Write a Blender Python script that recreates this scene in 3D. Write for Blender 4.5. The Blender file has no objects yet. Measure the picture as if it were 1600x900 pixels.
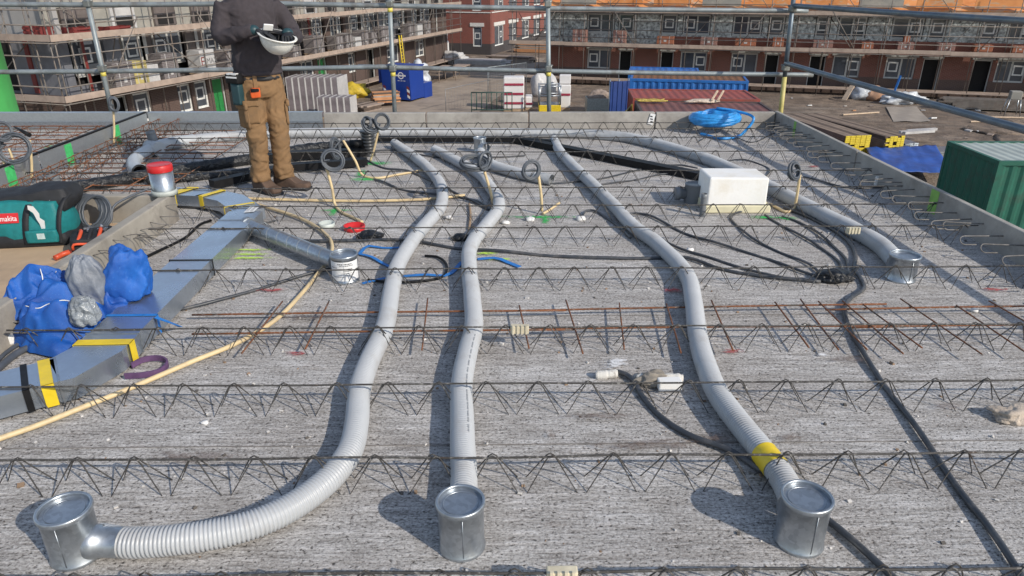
import bpy, bmesh, math, random
from math import pi, sin, cos, tan, radians, atan2, sqrt
from mathutils import Vector, Matrix, noise, Euler
random.seed(7)
C = bpy.context.scene.collection
V = Vector

# ------------------------------------------------------------------ camera model
CAM_H, FPX, PITCH, YAW = 1.6, 1110.0, radians(23.6), radians(-0.77)
RCAM = Matrix.Rotation(YAW, 3, 'Z') @ Matrix.Rotation(pi/2 - PITCH, 3, 'X')
EYE = V((0, 0, CAM_H))
def ray(px, py): return RCAM @ V(((px-800)/FPX, (450-py)/FPX, -1.0))
def G(px, py, z=0.0):
    d = ray(px, py); return EYE + d*((z-CAM_H)/d.z)
def onplane(px, py, p0, n):
    d = ray(px, py); return EYE + d*((V(p0)-EYE).dot(V(n))/d.dot(V(n)))
def onY(px, py, Y): return onplane(px, py, (0, Y, 0), (0, 1, 0))
TH = radians(17.8)
U = V((sin(TH), cos(TH), 0)); W = V((cos(TH), -sin(TH), 0))     # site axes: away, to the right
def S(u, w, z): return U*u + W*w + V((0, 0, z))
GZ = -5.2

# ------------------------------------------------------------------ object helpers
def tag(o, label=None, cat=None, group=None, kind=None):
    if label: o['label'] = label
    if cat: o['category'] = cat
    if group: o['group'] = group
    if kind: o['kind'] = kind
    return o
def thing(name, label, cat, loc=(0, 0, 0), rz=0.0, group=None):
    o = bpy.data.objects.new(name, None); C.objects.link(o)
    o.location = loc; o.rotation_euler = (0, 0, rz); o.empty_display_size = .1
    return tag(o, label, cat, group)
def basis(o): return Matrix.LocRotScale(o.location, o.rotation_euler, o.scale)
def attach(o, parent, local=False):
    o.parent = parent
    if parent.parent is None and not local: o.matrix_parent_inverse = basis(parent).inverted()
def tree_copy(o, parent=None):
    c = o.copy(); C.objects.link(c)
    if parent is not None:
        inv = o.matrix_parent_inverse.copy(); c.parent = parent; c.matrix_parent_inverse = inv
    for ch in list(o.children): tree_copy(ch, c)
    return c

class MB:
    def __init__(s): s.v = []; s.f = []; s.sm = []; s.mi = []
    def add(s, vs, fs, smooth=False, mi=0):
        b = len(s.v); s.v += [tuple(p) for p in vs]
        for f in fs: s.f.append([b+i for i in f]); s.sm.append(smooth); s.mi.append(mi)
    def box(s, c, size, M=None, mi=0, bev=0.0):
        c = V(c); h = V(size)*.5
        if bev <= 0:
            vs = [V((x*h.x, y*h.y, z*h.z)) for x in (-1, 1) for y in (-1, 1) for z in (-1, 1)]
            fs = [(0,1,3,2),(4,6,7,5),(0,4,5,1),(2,3,7,6),(0,2,6,4),(1,5,7,3)]
        else:
            bm = bmesh.new(); bmesh.ops.create_cube(bm, size=1)
            for q in bm.verts: q.co = V((q.co.x*size[0], q.co.y*size[1], q.co.z*size[2]))
            bmesh.ops.bevel(bm, geom=list(bm.edges), offset=bev, segments=2, affect='EDGES', profile=.5)
            bm.verts.index_update(); vs = [q.co.copy() for q in bm.verts]
            fs = [[q.index for q in f.verts] for f in bm.faces]; bm.free()
        if M is not None: vs = [M @ p for p in vs]
        s.add([p+c for p in vs], fs, False, mi)
    def bx(s, x0, x1, y0, y1, z0, z1, mi=0, bev=0.0):
        s.box(((x0+x1)/2, (y0+y1)/2, (z0+z1)/2), (abs(x1-x0), abs(y1-y0), abs(z1-z0)), None, mi, bev)
    def tube(s, pts, r, n=8, cap=True, rf=None, smooth=True, mi=0, closed=False, sq=1.0):
        pts = [V(p) for p in pts]; m = len(pts)
        if m < 2: return
        tang = []
        for i in range(m):
            if closed: t = pts[(i+1) % m]-pts[i-1]
            else: t = pts[min(i+1, m-1)]-pts[max(i-1, 0)]
            tang.append(t.normalized() if t.length > 1e-9 else V((0, 0, 1)))
        t0 = tang[0]; ref = V((0, 0, 1)) if abs(t0.z) < .9 else V((1, 0, 0))
        nrm = (ref - t0*ref.dot(t0)).normalized()
        vs = []; fs = []
        for i in range(m):
            t = tang[i]; nrm = nrm - t*nrm.dot(t)
            if nrm.length < 1e-6: nrm = t.orthogonal()
            nrm.normalize(); b = t.cross(nrm)
            rr = r if rf is None else rf(i)
            for k in range(n):
                a = 2*pi*k/n
                vs.append(pts[i] + (nrm*cos(a)*sq + b*sin(a))*rr)
        seg = m if closed else m-1
        for i in range(seg):
            j = (i+1) % m
            for k in range(n):
                k2 = (k+1) % n
                fs.append((i*n+k, i*n+k2, j*n+k2, j*n+k))
        s.add(vs, fs, smooth, mi)
        if cap and not closed:
            b = len(s.v)-len(vs)
            s.f.append([b+k for k in range(n)][::-1]); s.sm.append(False); s.mi.append(mi)
            s.f.append([b+(m-1)*n+k for k in range(n)]); s.sm.append(False); s.mi.append(mi)
    def lathe(s, prof, n=32, o=(0, 0, 0), M=None, smooth=True, mi=0):
        o = V(o); vs = []; fs = []
        for (r, z) in prof:
            for k in range(n):
                a = 2*pi*k/n; p = V((r*cos(a), r*sin(a), z))
                if M is not None: p = M @ p
                vs.append(p+o)
        for i in range(len(prof)-1):
            for k in range(n):
                k2 = (k+1) % n; fs.append((i*n+k, i*n+k2, (i+1)*n+k2, (i+1)*n+k))
        s.add(vs, fs, smooth, mi)
    def disc(s, r, z, n=32, o=(0, 0, 0), M=None, mi=0, up=True):
        vs = [V((r*cos(2*pi*k/n), r*sin(2*pi*k/n), z)) for k in range(n)]
        if M is not None: vs = [M @ p for p in vs]
        s.add([p+V(o) for p in vs], [list(range(n)) if up else list(range(n))[::-1]], False, mi)
    def sweep(s, pts, wdir, prof, mi=0, cap=True, smooth=False):
        """mitred sweep of a horizontal polyline; prof = [(side, z)]"""
        pts = [V(p) for p in pts]; m = len(pts); k = len(prof); vs = []; fs = []
        for i in range(m):
            a = (pts[i]-pts[i-1]) if i else (pts[1]-pts[0]); b = (pts[i+1]-pts[i]) if i < m-1 else a
            a = V((a.x, a.y, 0)).normalized(); b = V((b.x, b.y, 0)).normalized()
            t = (a+b).normalized(); sc = 1/max(.35, t.dot(a)); sd = V((t.y, -t.x, 0))*sc
            for (x, z) in prof: vs.append(pts[i]+sd*x+V((0, 0, z)))
        for i in range(m-1):
            for j in range(k):
                j2 = (j+1) % k; fs.append((i*k+j, (i+1)*k+j, (i+1)*k+j2, i*k+j2))
        if cap: fs.append(list(range(k))); fs.append([(m-1)*k+j for j in range(k)][::-1])
        s.add(vs, fs, smooth, mi)
    def sheet(s, fn, nu, nv, smooth=True, mi=0):
        vs = [fn(i/nu, j/nv) for j in range(nv+1) for i in range(nu+1)]
        fs = [(j*(nu+1)+i, j*(nu+1)+i+1, (j+1)*(nu+1)+i+1, (j+1)*(nu+1)+i) for j in range(nv) for i in range(nu)]
        s.add(vs, fs, smooth, mi)
    def build(s, name, mats, parent=None, local=False):
        me = bpy.data.meshes.new(name); mats = mats if isinstance(mats, (list, tuple)) else [mats]
        vs = s.v; off = V((0, 0, 0))
        if parent is None and not local and vs:
            xs = [p[0] for p in vs]; ys = [p[1] for p in vs]; zs = [p[2] for p in vs]
            off = V(((min(xs)+max(xs))/2, (min(ys)+max(ys))/2, min(zs)))
            vs = [(p[0]-off.x, p[1]-off.y, p[2]-off.z) for p in vs]
        me.from_pydata(vs, [], s.f)
        me.polygons.foreach_set('use_smooth', s.sm); me.polygons.foreach_set('material_index', s.mi)
        for m in mats: me.materials.append(m)
        me.update()
        o = bpy.data.objects.new(name, me); C.objects.link(o); o.location = off
        if parent is not None: attach(o, parent, local)
        return o
    def one(s, name, mats, label, cat, group=None):
        return tag(s.build(name, mats), label, cat, group)

def spline(pts, step=.02):
    pts = [V(p) for p in pts]
    P = [pts[0]*2-pts[1]]+pts+[pts[-1]*2-pts[-2]]; out = []
    for i in range(1, len(P)-2):
        a, b, c, d = P[i-1], P[i], P[i+1], P[i+2]
        n = max(2, int((c-b).length/(step*.5)))
        for k in range(n):
            t = k/n
            out.append(.5*((2*b)+(c-a)*t+(2*a-5*b+4*c-d)*t*t+(3*b-a-3*c+d)*t**3))
    out.append(P[-2]); res = [out[0]]; acc = 0; prev = out[0]
    for p in out[1:]:
        L = (p-prev).length
        while acc+L >= step and L > 1e-9:
            q = prev.lerp(p, (step-acc)/L); res.append(q); prev = q; L = (p-prev).length; acc = 0
        acc += L; prev = p
    if (res[-1]-out[-1]).length > step*.3: res.append(out[-1])
    return res
def gpath(pix, z): return [G(x, y, z) for (x, y) in pix]

def skinned(name, verts, edges, radii, mat, parent, sub=2, root=0, fold=0.0, fscale=9.0, seed=0, local=True):
    me = bpy.data.meshes.new(name); me.from_pydata([tuple(p) for p in verts], edges, [])
    o = bpy.data.objects.new(name, me); C.objects.link(o)
    m = o.modifiers.new('skin', 'SKIN'); m.use_smooth_shade = True
    lay = me.skin_vertices[0].data if me.skin_vertices else None
    if lay is None:
        bm = bmesh.new(); bm.from_mesh(me); bm.verts.layers.skin.verify(); bm.to_mesh(me); bm.free(); lay = me.skin_vertices[0].data
    for i, r in enumerate(radii):
        lay[i].radius = r if isinstance(r, tuple) else (r, r)
        lay[i].use_root = (i == root)
    s = o.modifiers.new('sub', 'SUBSURF'); s.levels = sub; s.render_levels = sub
    dg = bpy.context.evaluated_depsgraph_get(); ev = o.evaluated_get(dg)
    nm = bpy.data.meshes.new_from_object(ev); bpy.data.objects.remove(o); bpy.data.meshes.remove(me)
    nm.name = name; nm.materials.clear(); nm.materials.append(mat)
    if fold:
        nm.update()
        for q in nm.vertices:
            p = q.co*fscale + V((seed, seed*.7, 0)); p.z *= 1.7
            d = noise.noise(p)*.7 + (abs(noise.noise(p*1.9))-.25)*.9
            q.co += q.normal*d*fold
    nm.polygons.foreach_set('use_smooth', [True]*len(nm.polygons)); nm.update()
    o = bpy.data.objects.new(name, nm); C.objects.link(o)
    if parent is not None: attach(o, parent, local)
    return o

def text_mesh(name, body, size, M, mat, parent, extrude=.0008, align='CENTER', local=True):
    cu = bpy.data.curves.new(name, 'FONT'); cu.body = body; cu.size = size; cu.extrude = extrude
    cu.align_x = align; cu.align_y = 'CENTER'; cu.resolution_u = 2
    o = bpy.data.objects.new(name, cu); C.objects.link(o)
    dg = bpy.context.evaluated_depsgraph_get(); me = bpy.data.meshes.new_from_object(o.evaluated_get(dg))
    bpy.data.objects.remove(o); bpy.data.curves.remove(cu)
    me.transform(M); me.materials.clear(); me.materials.append(mat); me.name = name
    o = bpy.data.objects.new(name, me); C.objects.link(o)
    if parent is not None: attach(o, parent, local)
    return o

# ------------------------------------------------------------------ materials
class NT:
    def __init__(s, name):
        s.m = bpy.data.materials.new(name); s.m.use_nodes = True; s.n = s.m.node_tree.nodes; s.l = s.m.node_tree.links
        s.b = s.n['Principled BSDF']; s.tc = s.n.new('ShaderNodeTexCoord')
    def coords(s, scale=(1, 1, 1), src='Object', rot=(0, 0, 0)):
        mp = s.n.new('ShaderNodeMapping'); mp.inputs['Scale'].default_value = scale; mp.inputs['Rotation'].default_value = rot
        if src == 'World':
            g = s.n.new('ShaderNodeNewGeometry'); s.l.new(g.outputs['Position'], mp.inputs[0])
        else: s.l.new(s.tc.outputs[src], mp.inputs[0])
        return mp.outputs[0]
    def noise(s, vec, scale, detail=4, rough=.6):
        t = s.n.new('ShaderNodeTexNoise'); t.inputs['Scale'].default_value = scale; t.inputs['Detail'].default_value = detail
        t.inputs['Roughness'].default_value = rough; s.l.new(vec, t.inputs['Vector']); return t.outputs['Fac']
    def voro(s, vec, scale, out='Distance', feature='F1'):
        t = s.n.new('ShaderNodeTexVoronoi'); t.feature = feature; t.inputs['Scale'].default_value = scale
        s.l.new(vec, t.inputs['Vector']); return t.outputs[out]
    def ramp(s, fac, stops):
        r = s.n.new('ShaderNodeValToRGB'); e = r.color_ramp.elements
        while len(e) < len(stops): e.new(.5)
        for el, (p, c) in zip(e, stops):
            el.position = p; el.color = (*c, 1) if isinstance(c, tuple) else (c, c, c, 1)
        s.l.new(fac, r.inputs[0]); return r.outputs[0]
    def mix(s, fac, a, b, mode='MIX'):
        x = s.n.new('ShaderNodeMix'); x.data_type = 'RGBA'; x.blend_type = mode
        for val, idx in ((fac, 0), (a, 6), (b, 7)):
            if isinstance(val, (int, float)): x.inputs[idx].default_value = val if idx == 0 else (val, val, val, 1)
            elif isinstance(val, tuple): x.inputs[idx].default_value = (*val, 1)
            else: s.l.new(val, x.inputs[idx])
        return x.outputs[2]
    def math(s, op, a, b=None, clamp=False):
        x = s.n.new('ShaderNodeMath'); x.operation = op; x.use_clamp = clamp
        for i, val in enumerate((a, b)):
            if val is None: continue
            if isinstance(val, (int, float)): x.inputs[i].default_value = val
            else: s.l.new(val, x.inputs[i])
        return x.outputs[0]
    def color(s, c):
        if isinstance(c, tuple): s.b.inputs['Base Color'].default_value = (*c, 1)
        else: s.l.new(c, s.b.inputs['Base Color'])
    def rough(s, c):
        if isinstance(c, (int, float)): s.b.inputs['Roughness'].default_value = c
        else: s.l.new(c, s.b.inputs['Roughness'])
    def bump(s, h, strength=.3, dist=.01):
        x = s.n.new('ShaderNodeBump'); x.inputs['Strength'].default_value = strength; x.inputs['Distance'].default_value = dist
        s.l.new(h, x.inputs['Height']); s.l.new(x.outputs[0], s.b.inputs['Normal'])
_mc = {}
def plain(name, col, rough=.6, metal=0.0, var=.25, vscale=12, bump=.0, bscale=60, dirt=None, dscale=3, spec=None):
    """one-colour procedural material with noise variation in tone, roughness and an optional dirt colour"""
    if name in _mc: return _mc[name]
    t = NT(name); co = t.coords()
    nf = t.noise(co, vscale, 5)
    lo = tuple(c*(1-var) for c in col); hi = tuple(min(1, c*(1+var)) for c in col)
    c = t.ramp(nf, [(.28, lo), (.72, hi)])
    if dirt:
        d = t.ramp(t.noise(co, dscale, 6, .7), [(.5, 0.0), (.68, .85)]); c = t.mix(d, c, dirt)
    t.color(c); t.rough(t.ramp(t.noise(co, vscale*2, 3), [(.3, max(.05, rough-.08)), (.7, min(1, rough+.08))]))
    t.b.inputs['Metallic'].default_value = metal
    if spec is not None: t.b.inputs['Specular IOR Level'].default_value = spec
    if bump: t.bump(t.noise(co, bscale, 4), bump, .004)
    _mc[name] = t.m; return t.m

def slab_material():
    t = NT('raked_concrete')
    def C_(x, y): return t.coords((x, y, 1), 'World')
    big = t.noise(C_(.5, .9), 1.6, 6, .65); patch = t.noise(C_(1.3, 2.6), 2.2, 5, .7)
    streak = t.noise(C_(1.5, 11), 3.2, 7, .75); rake = t.noise(C_(3.2, 44), 2.6, 5, .7)
    grain = t.noise(C_(1, 1.35), 80, 5, .85); pit = t.noise(C_(1, 1.5), 60, 3, .6); pit2 = t.noise(C_(1, 1.8), 26, 3, .6)
    c = t.ramp(big, [(.3, (.415, .39, .368)), (.52, (.525, .507, .488)), (.72, (.62, .607, .592))])
    c = t.mix(t.ramp(patch, [(.38, .5), (.56, 0.0)]), c, (.40, .37, .34))
    c = t.mix(.9, c, t.ramp(streak, [(.30, (.50, .475, .45)), (.48, (.95, .94, .93)), (.66, (1.42, 1.42, 1.43))]), 'MULTIPLY')
    c = t.mix(.8, c, t.ramp(rake, [(.34, (.58, .565, .55)), (.5, (1.0, 1.0, 1.0)), (.66, (1.28, 1.28, 1.28))]), 'MULTIPLY')
    damp = t.noise(C_(.8, 1.5), 1.1, 4, .6); c = t.mix(t.ramp(damp, [(.56, 0.0), (.72, .42)]), c, (.22, .20, .185))
    pale = t.noise(C_(1.6, 2.2), 1.4, 5, .7); c = t.mix(t.ramp(pale, [(.60, 0.0), (.74, .5)]), c, (.66, .65, .64))
    c = t.mix(t.ramp(grain, [(.37, .9), (.50, 0.0)]), c, (.125, .114, .106))
    c = t.mix(t.ramp(grain, [(.54, 0.0), (.66, .75)]), c, (.85, .845, .83))
    p1 = t.ramp(pit, [(.32, .9), (.42, 0.0)]); p2 = t.ramp(pit2, [(.25, .7), (.33, 0.0)])
    c = t.mix(p1, c, (.07, .063, .058)); c = t.mix(p2, c, (.09, .08, .074))
    rust = t.ramp(t.noise(C_(1.2, 4), 2.2, 5, .7), [(.62, 0.0), (.78, .4)])
    c = t.mix(rust, c, (.25, .17, .12))
    t.color(c); t.rough(.93); t.b.inputs['Specular IOR Level'].default_value = .2
    h = t.math('ADD', t.math('ADD', t.math('MULTIPLY', streak, .8), t.math('MULTIPLY', rake, .6)), t.math('MULTIPLY', grain, .7))
    h = t.math('SUBTRACT', h, t.math('ADD', t.math('MULTIPLY', p1, .5), t.math('MULTIPLY', p2, .5)))
    t.bump(h, .85, .011); return t.m

def galv(name='galvanised_steel', base=.55, rough=.36, tint=(.9, .97, 1.04), spang=.12):
    if name in _mc: return _mc[name]
    t = NT(name); co = t.coords()
    sp = t.voro(co, 70, 'Color'); g = t.noise(co, 5, 5)
    sep = t.n.new('ShaderNodeSeparateColor'); t.l.new(sp, sep.inputs[0])
    c = t.ramp(sep.outputs[0], [(0, tuple(base*(1-spang)*k for k in tint)), (1, tuple(base*(1+spang)*k for k in tint))])
    c = t.mix(t.ramp(g, [(.45, 0.0), (.75, min(.5, spang*4))]), c, tuple(base*.62*k for k in tint))
    t.color(c); t.b.inputs['Metallic'].default_value = .85
    t.rough(t.ramp(g, [(.3, rough-.06), (.7, rough+.3*spang+.06)])); t.bump(t.noise(co, 5, 2), .05, .01)
    _mc[name] = t.m; return t.m

def rusty(name, grey=.22, amount=.5):
    if name in _mc: return _mc[name]
    t = NT(name); co = t.coords((1, 1, 1), 'World')
    f = t.noise(co, 9, 6, .75); g = t.noise(co, 70, 3)
    c = t.ramp(f, [(.16+amount*.36, (.20, .075, .03)), (.28+amount*.36, (grey*.55, grey*.45, grey*.36)), (.44+amount*.36, (grey, grey*.95, grey*.9))]) if amount > .5 else t.ramp(f, [(.22+amount*.3, (.10, .06, .04)), (.36+amount*.3, (grey*.5, grey*.46, grey*.42)), (.62, (grey, grey*.95, grey*.9))])
    c = t.mix(t.ramp(g, [(.55, 0.0), (.72, .55)]), c, (.42, .40, .37))
    t.color(c); t.rough(.75); t.b.inputs['Metallic'].default_value = .25; t.bump(g, .4, .002)
    _mc[name] = t.m; return t.m

def brick(name, c1, c2, mortar, scale=1.0):
    if name in _mc: return _mc[name]
    t = NT(name); sx = t.n.new('ShaderNodeSeparateXYZ'); t.l.new(t.tc.outputs['Object'], sx.inputs[0])
    cx = t.n.new('ShaderNodeCombineXYZ'); t.l.new(t.math('ADD', sx.outputs[0], sx.outputs[1]), cx.inputs[0]); t.l.new(sx.outputs[2], cx.inputs[1])
    b = t.n.new('ShaderNodeTexBrick'); t.l.new(cx.outputs[0], b.inputs['Vector'])
    b.inputs['Color1'].default_value = (*c1, 1); b.inputs['Color2'].default_value = (*c2, 1); b.inputs['Mortar'].default_value = (*mortar, 1)
    b.inputs['Scale'].default_value = scale; b.inputs['Brick Width'].default_value = .22; b.inputs['Row Height'].default_value = .07
    b.inputs['Mortar Size'].default_value = .009
    n = t.noise(t.coords(), 1.1, 6, .7)
    c = t.mix(.45, b.outputs['Color'], t.ramp(n, [(.3, tuple(k*.55 for k in c1)), (.7, tuple(min(1, k*1.35) for k in c2))]), 'MIX')
    t.color(c); t.rough(.9); t.bump(b.outputs['Fac'], -.3, .006)
    _mc[name] = t.m; return t.m

def ground_material():
    t = NT('site_dirt'); w = t.coords((1, 1, 1), 'World')
    a = t.noise(w, .16, 6, .65); b = t.noise(w, 1.3, 6, .7); c_ = t.noise(w, 7, 4, .7)
    tr = t.noise(t.coords((.25, 1.6, 1), 'World', (0, 0, .35)), .9, 4)
    c = t.ramp(a, [(.3, (.15, .108, .078)), (.5, (.235, .175, .128)), (.7, (.32, .25, .19))])
    c = t.mix(t.ramp(b, [(.4, .75), (.62, 0.0)]), c, (.075, .055, .042)); pd = t.noise(w, .33, 4, .6); c = t.mix(t.ramp(pd, [(.60, 0.0), (.68, .5)]), c, (.075, .055, .042))
    c = t.mix(t.ramp(tr, [(.5, 0.0), (.7, .5)]), c, (.28, .24, .2))
    c = t.mix(t.ramp(c_, [(.6, 0.0), (.75, .6)]), c, (.36, .32, .28))
    t.color(c); t.rough(.95); t.bump(t.math('ADD', b, t.math('MULTIPLY', c_, .4)), .9, .15); return t.m

def wrinkle(name, col, rough=.4, metal=0.0, alpha=1.0, scale=14, var=.35, strength=.8):
    if name in _mc: return _mc[name]
    t = NT(name); co = t.coords()
    v = t.voro(co, scale, 'Distance', 'DISTANCE_TO_EDGE'); n = t.noise(co, scale*.6, 5, .65)
    c = t.ramp(n, [(.3, tuple(k*(1-var) for k in col)), (.7, tuple(min(1, k*(1+var)) for k in col))])
    t.color(c); t.rough(rough); t.b.inputs['Metallic'].default_value = metal; t.b.inputs['Alpha'].default_value = alpha
    t.bump(t.math('ADD', n, t.math('MULTIPLY', v, .8)), strength, .03)
    _mc[name] = t.m; return t.m

def spray(name, col, top=.85):
    if name in _mc: return _mc[name]
    t = NT(name); w = t.coords((1, 2.2, 1), 'World')
    n = t.noise(w, 26, 5, .75)
    rad = t.n.new('ShaderNodeVectorMath'); rad.operation = 'LENGTH'
    mp = t.n.new('ShaderNodeMapping'); mp.inputs['Location'].default_value = (-1, -1, 0); mp.inputs['Scale'].default_value = (2, 2, 0)
    t.l.new(t.tc.outputs['Generated'], mp.inputs[0]); t.l.new(mp.outputs[0], rad.inputs[0])
    edge = t.ramp(rad.outputs['Value'], [(.1, 1.0), (1.0, 0.0)])
    a = t.math('ADD', t.math('MULTIPLY', edge, .65), t.math('MULTIPLY', t.math('SUBTRACT', n, .5), 2.4)); a = t.ramp(a, [(.2, 0.0), (.62, top)]); a = t.math('MULTIPLY', a, t.ramp(rad.outputs['Value'], [(.8, 1.0), (1.0, 0.0)]))
    t.color(col); t.rough(.8); t.l.new(a, t.b.inputs['Alpha']); _mc[name] = t.m; return t.m

def orange_membrane():
    t = NT('orange_membrane'); co = t.coords(); n = t.noise(co, .8, 5); w = t.noise(t.coords((1, 1, 4)), 1.2, 3)
    c = t.ramp(n, [(.3, (.55, .19, .05)), (.6, (.72, .30, .10))]); c = t.mix(t.ramp(w, [(.56, 0.0), (.6, .8)]), c, (.5, .38, .26))
    t.color(c); t.rough(.6); return t.m
# ================================================================== SLAB
M_SLAB = slab_material()
M_CONC = plain('smooth_concrete', (.33, .31, .28), .85, 0, .18, 6, .25, 40, (.21, .19, .17), 2.5)
M_CONC2 = plain('weathered_concrete', (.30, .275, .235), .9, 0, .22, 4, .3, 30, (.17, .15, .13), 3)
M_GALV = galv('galvanised_steel', .44, .34)
M_GALV_D = galv('galvanised_sheet', .50, .28, (.85, .95, 1.07), .035)  # blue tint puts sky reflection into the sheet's base colour
M_GALV_S = plain('scaffold_steel', (.235, .265, .275), .5, .35, .25, 6, .1, 40, (.16, .15, .14), 5)
M_GALV_F = plain('weathered_scaffold_tube', (.175, .155, .138), .6, .25, .3, 3, 0, 40, (.14, .10, .075), 2)
M_STEEL_B = plain('painted_scaffold_tube', (.12, .15, .18), .45, .5, .3, 8, .1, 40, (.22, .22, .2), 6)
M_REBAR = rusty('girder_steel', .085, .12)
M_RUST = rusty('rusty_rebar', .14, .95)
M_DUCT = plain('grey_pvc_duct', (.41, .425, .44), .42, 0, .05, 5, 0, 20, (.34, .335, .33), 7)
M_PVC = plain('dark_grey_pvc', (.16, .17, .18), .4, 0, .12, 6)
M_CABLE = plain('dark_grey_cable', (.045, .05, .058), .42, 0, .3, 10, 0, 30, (.14, .13, .12), 9)
M_CABLE_L = plain('grey_cable', (.075, .085, .10), .45, 0, .25, 14)
M_CREAM = plain('cream_conduit', (.62, .48, .27), .5, 0, .12, 8, 0, 30, (.42, .32, .2), 7)
M_BLACK = plain('black_plastic', (.008, .008, .009), .55, 0, .4, 10, spec=.25)
M_YTAPE = plain('yellow_tape', (.72, .52, .02), .45, 0, .15, 12, .15, 60)
M_WHITE = plain('white_plaster', (.80, .79, .76), .8, 0, .05, 8, .3, 40, (.70, .66, .58), 4)
M_WPAPER = plain('white_paper', (.72, .72, .71), .6, 0, .05, 10)
M_INK = plain('black_ink', (.03, .03, .035), .6)
M_RED = plain('red_plastic', (.52, .02, .022), .38, 0, .12, 9)
M_BLUE_STRAP = plain('blue_webbing', (.02, .17, .50), .6, 0, .2, 30)

slab_root = thing('floor_slab', None, None, (0, 0, 0)); slab_root['kind'] = 'structure'
SX0, SX1, SY0, SY1 = -6.2, 3.2, .2, 8.3
HX0, HX1, HY0, HY1 = -3.75, -2.40, 2.3, 4.86         # the stair opening
mb = MB()
for (x0, x1, y0, y1) in ((SX0, HX0, SY0, SY1), (HX0, HX1, SY0, HY0), (HX0, HX1, HY1, SY1), (HX1, SX1, SY0, SY1)):
    mb.bx(x0, x1, y0, y1, -.2, 0)
tag(mb.build('plank_surface', M_SLAB, slab_root), kind='structure')
mb = MB()
for yj in (3.3, 5.6, 6.95, 2.2):
    mb.bx(-2.3, 3.12, yj-.0025, yj+.0025, .0005, .002)
tag(mb.build('plank_joint', plain('joint_dirt', (.2, .185, .17), .95, 0, .4, 14), slab_root), kind='structure')
mb = MB()     # storeys below the slab
mb.bx(SX0+.02, SX1+.05, SY0+.02, SY1+.05, GZ, -.203)
M_BR_RED = brick('red_brick', (.20, .062, .04), (.13, .045, .033), (.24, .2, .17))
M_BR_BROWN = brick('brown_brick', (.10, .06, .047), (.075, .047, .04), (.15, .13, .115))
tag(mb.build('lower_storeys', M_BR_RED), 'brick storeys under the unfinished concrete floor', 'building', kind='structure')

# paint on the slab
PAINT_G = spray('green_spray_paint', (.03, .50, .10)); PAINT_Y = spray('lime_spray_paint', (.50, .78, .04)); PAINT_R = spray('red_spray_paint', (.42, .05, .045))
PAINT_W = spray('white_spill', (.78, .78, .78))
def mark(px, py, w, d, m, k):
    p = G(px, py); mb = MB(); z = .0045+k*.0004
    mb.add([(p.x-w/2, p.y-d/2, z), (p.x+w/2, p.y-d/2, z), (p.x+w/2, p.y+d/2, z), (p.x-w/2, p.y+d/2, z)], [(0, 1, 2, 3)])
    tag(mb.build('paint_mark', m, slab_root), kind='structure')
for k, (px, py, w, d, m) in enumerate(((525, 329, .34, .07, PAINT_G), (522, 331, .08, .34, PAINT_G), (845, 340, .62, .08, PAINT_G), (852, 344, .09, .3, PAINT_G),
        (570, 281, .34, .16, PAINT_G), (565, 272, .12, .4, PAINT_G), (585, 256, .4, .2, PAINT_G), (1195, 341, .3, .1, PAINT_G), (1228, 342, .2, .12, PAINT_G), (775, 339, .22, .06, PAINT_G), (100, 230, .5, .3, PAINT_G),
        (388, 392, .42, .05, PAINT_Y), (386, 399, .36, .06, PAINT_Y), (390, 405, .4, .05, PAINT_Y), (758, 398, .22, .06, PAINT_Y), (775, 407, .3, .05, PAINT_Y),
        (460, 555, .12, .06, PAINT_R), (425, 456, .2, .07, PAINT_R), (1146, 552, .14, .06, PAINT_R), (1553, 455, .22, .07, PAINT_R), (1055, 456, .2, .09, PAINT_R), (1270, 262, .14, .09, PAINT_R),
        (960, 570, .15, .15, PAINT_W), (1285, 558, .08, .05, PAINT_W))):
    mark(px, py, w, d, m, k)
# rust and mud stains
M_STAIN = spray('brown_stain', (.15, .095, .065), .45)
for k, (px, py, w, d) in enumerate(((1235, 688, .14, .08), (1330, 566, .3, .09), (940, 655, .4, .06), (862, 685, .05, .08), (1125, 690, .25, .12), (1480, 640, .2, .1), (480, 500, .5, .1), (300, 720, .5, .09), (1010, 700, .6, .09))):
    mark(px, py, w, d, M_STAIN, 26+k)

# upstands
def panel(mb, x0, x1, y0, y1, z1): mb.bx(x0, x1, y0, y1, -.2, z1, 0, .006)
up = thing('concrete_upstand', 'low pale concrete edge wall along the far side, behind the blue coil', 'edge wall', (.5, 8.26, 0))
for x0, x1 in ((-2.03, -.87), (-.86, .30), (.31, 1.75), (1.76, 3.13)):
    mb = MB(); panel(mb, x0, x1-.008, 8.2, 8.28, .19+random.uniform(-.002, .004)); mb.build('wall_panel', M_CONC, up)
upr = thing('concrete_upstand', 'concrete edge wall with hairpin hooks along the right side', 'edge wall', (3.17, 5, 0))
for y0, y1 in ((.3, 3.4), (3.41, 6.2), (6.21, 8.28)):
    mb = MB(); panel(mb, 3.135, 3.178, y0, y1-.008, .195); mb.build('wall_panel', M_CONC, upr)
M_HOOK = rusty('hook_steel', .24, 0.05)
yy = 2.6
while yy < 8.0:
    mb = MB(); z = .125+random.uniform(-.015, .01); dx = .24+random.uniform(-.06, .05); dy = random.uniform(-.05, .05); r = .028
    p = [(3.137, yy, z), (3.13-dx*.6, yy+dy*.5, z), (3.13-dx, yy+dy, z)]
    for k in range(1, 8):
        a = pi*k/7; p.append((3.13-dx-r*sin(a), yy+dy-(r-r*cos(a))*.6, z-(r-r*cos(a))*.8))
    p.append((3.13-dx+.07, yy+dy-.034, z-.045))
    mb.tube(p, .004, 6); mb.build('rebar_hook', M_HOOK, upr); yy += .165+random.uniform(-.05, .05)
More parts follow.
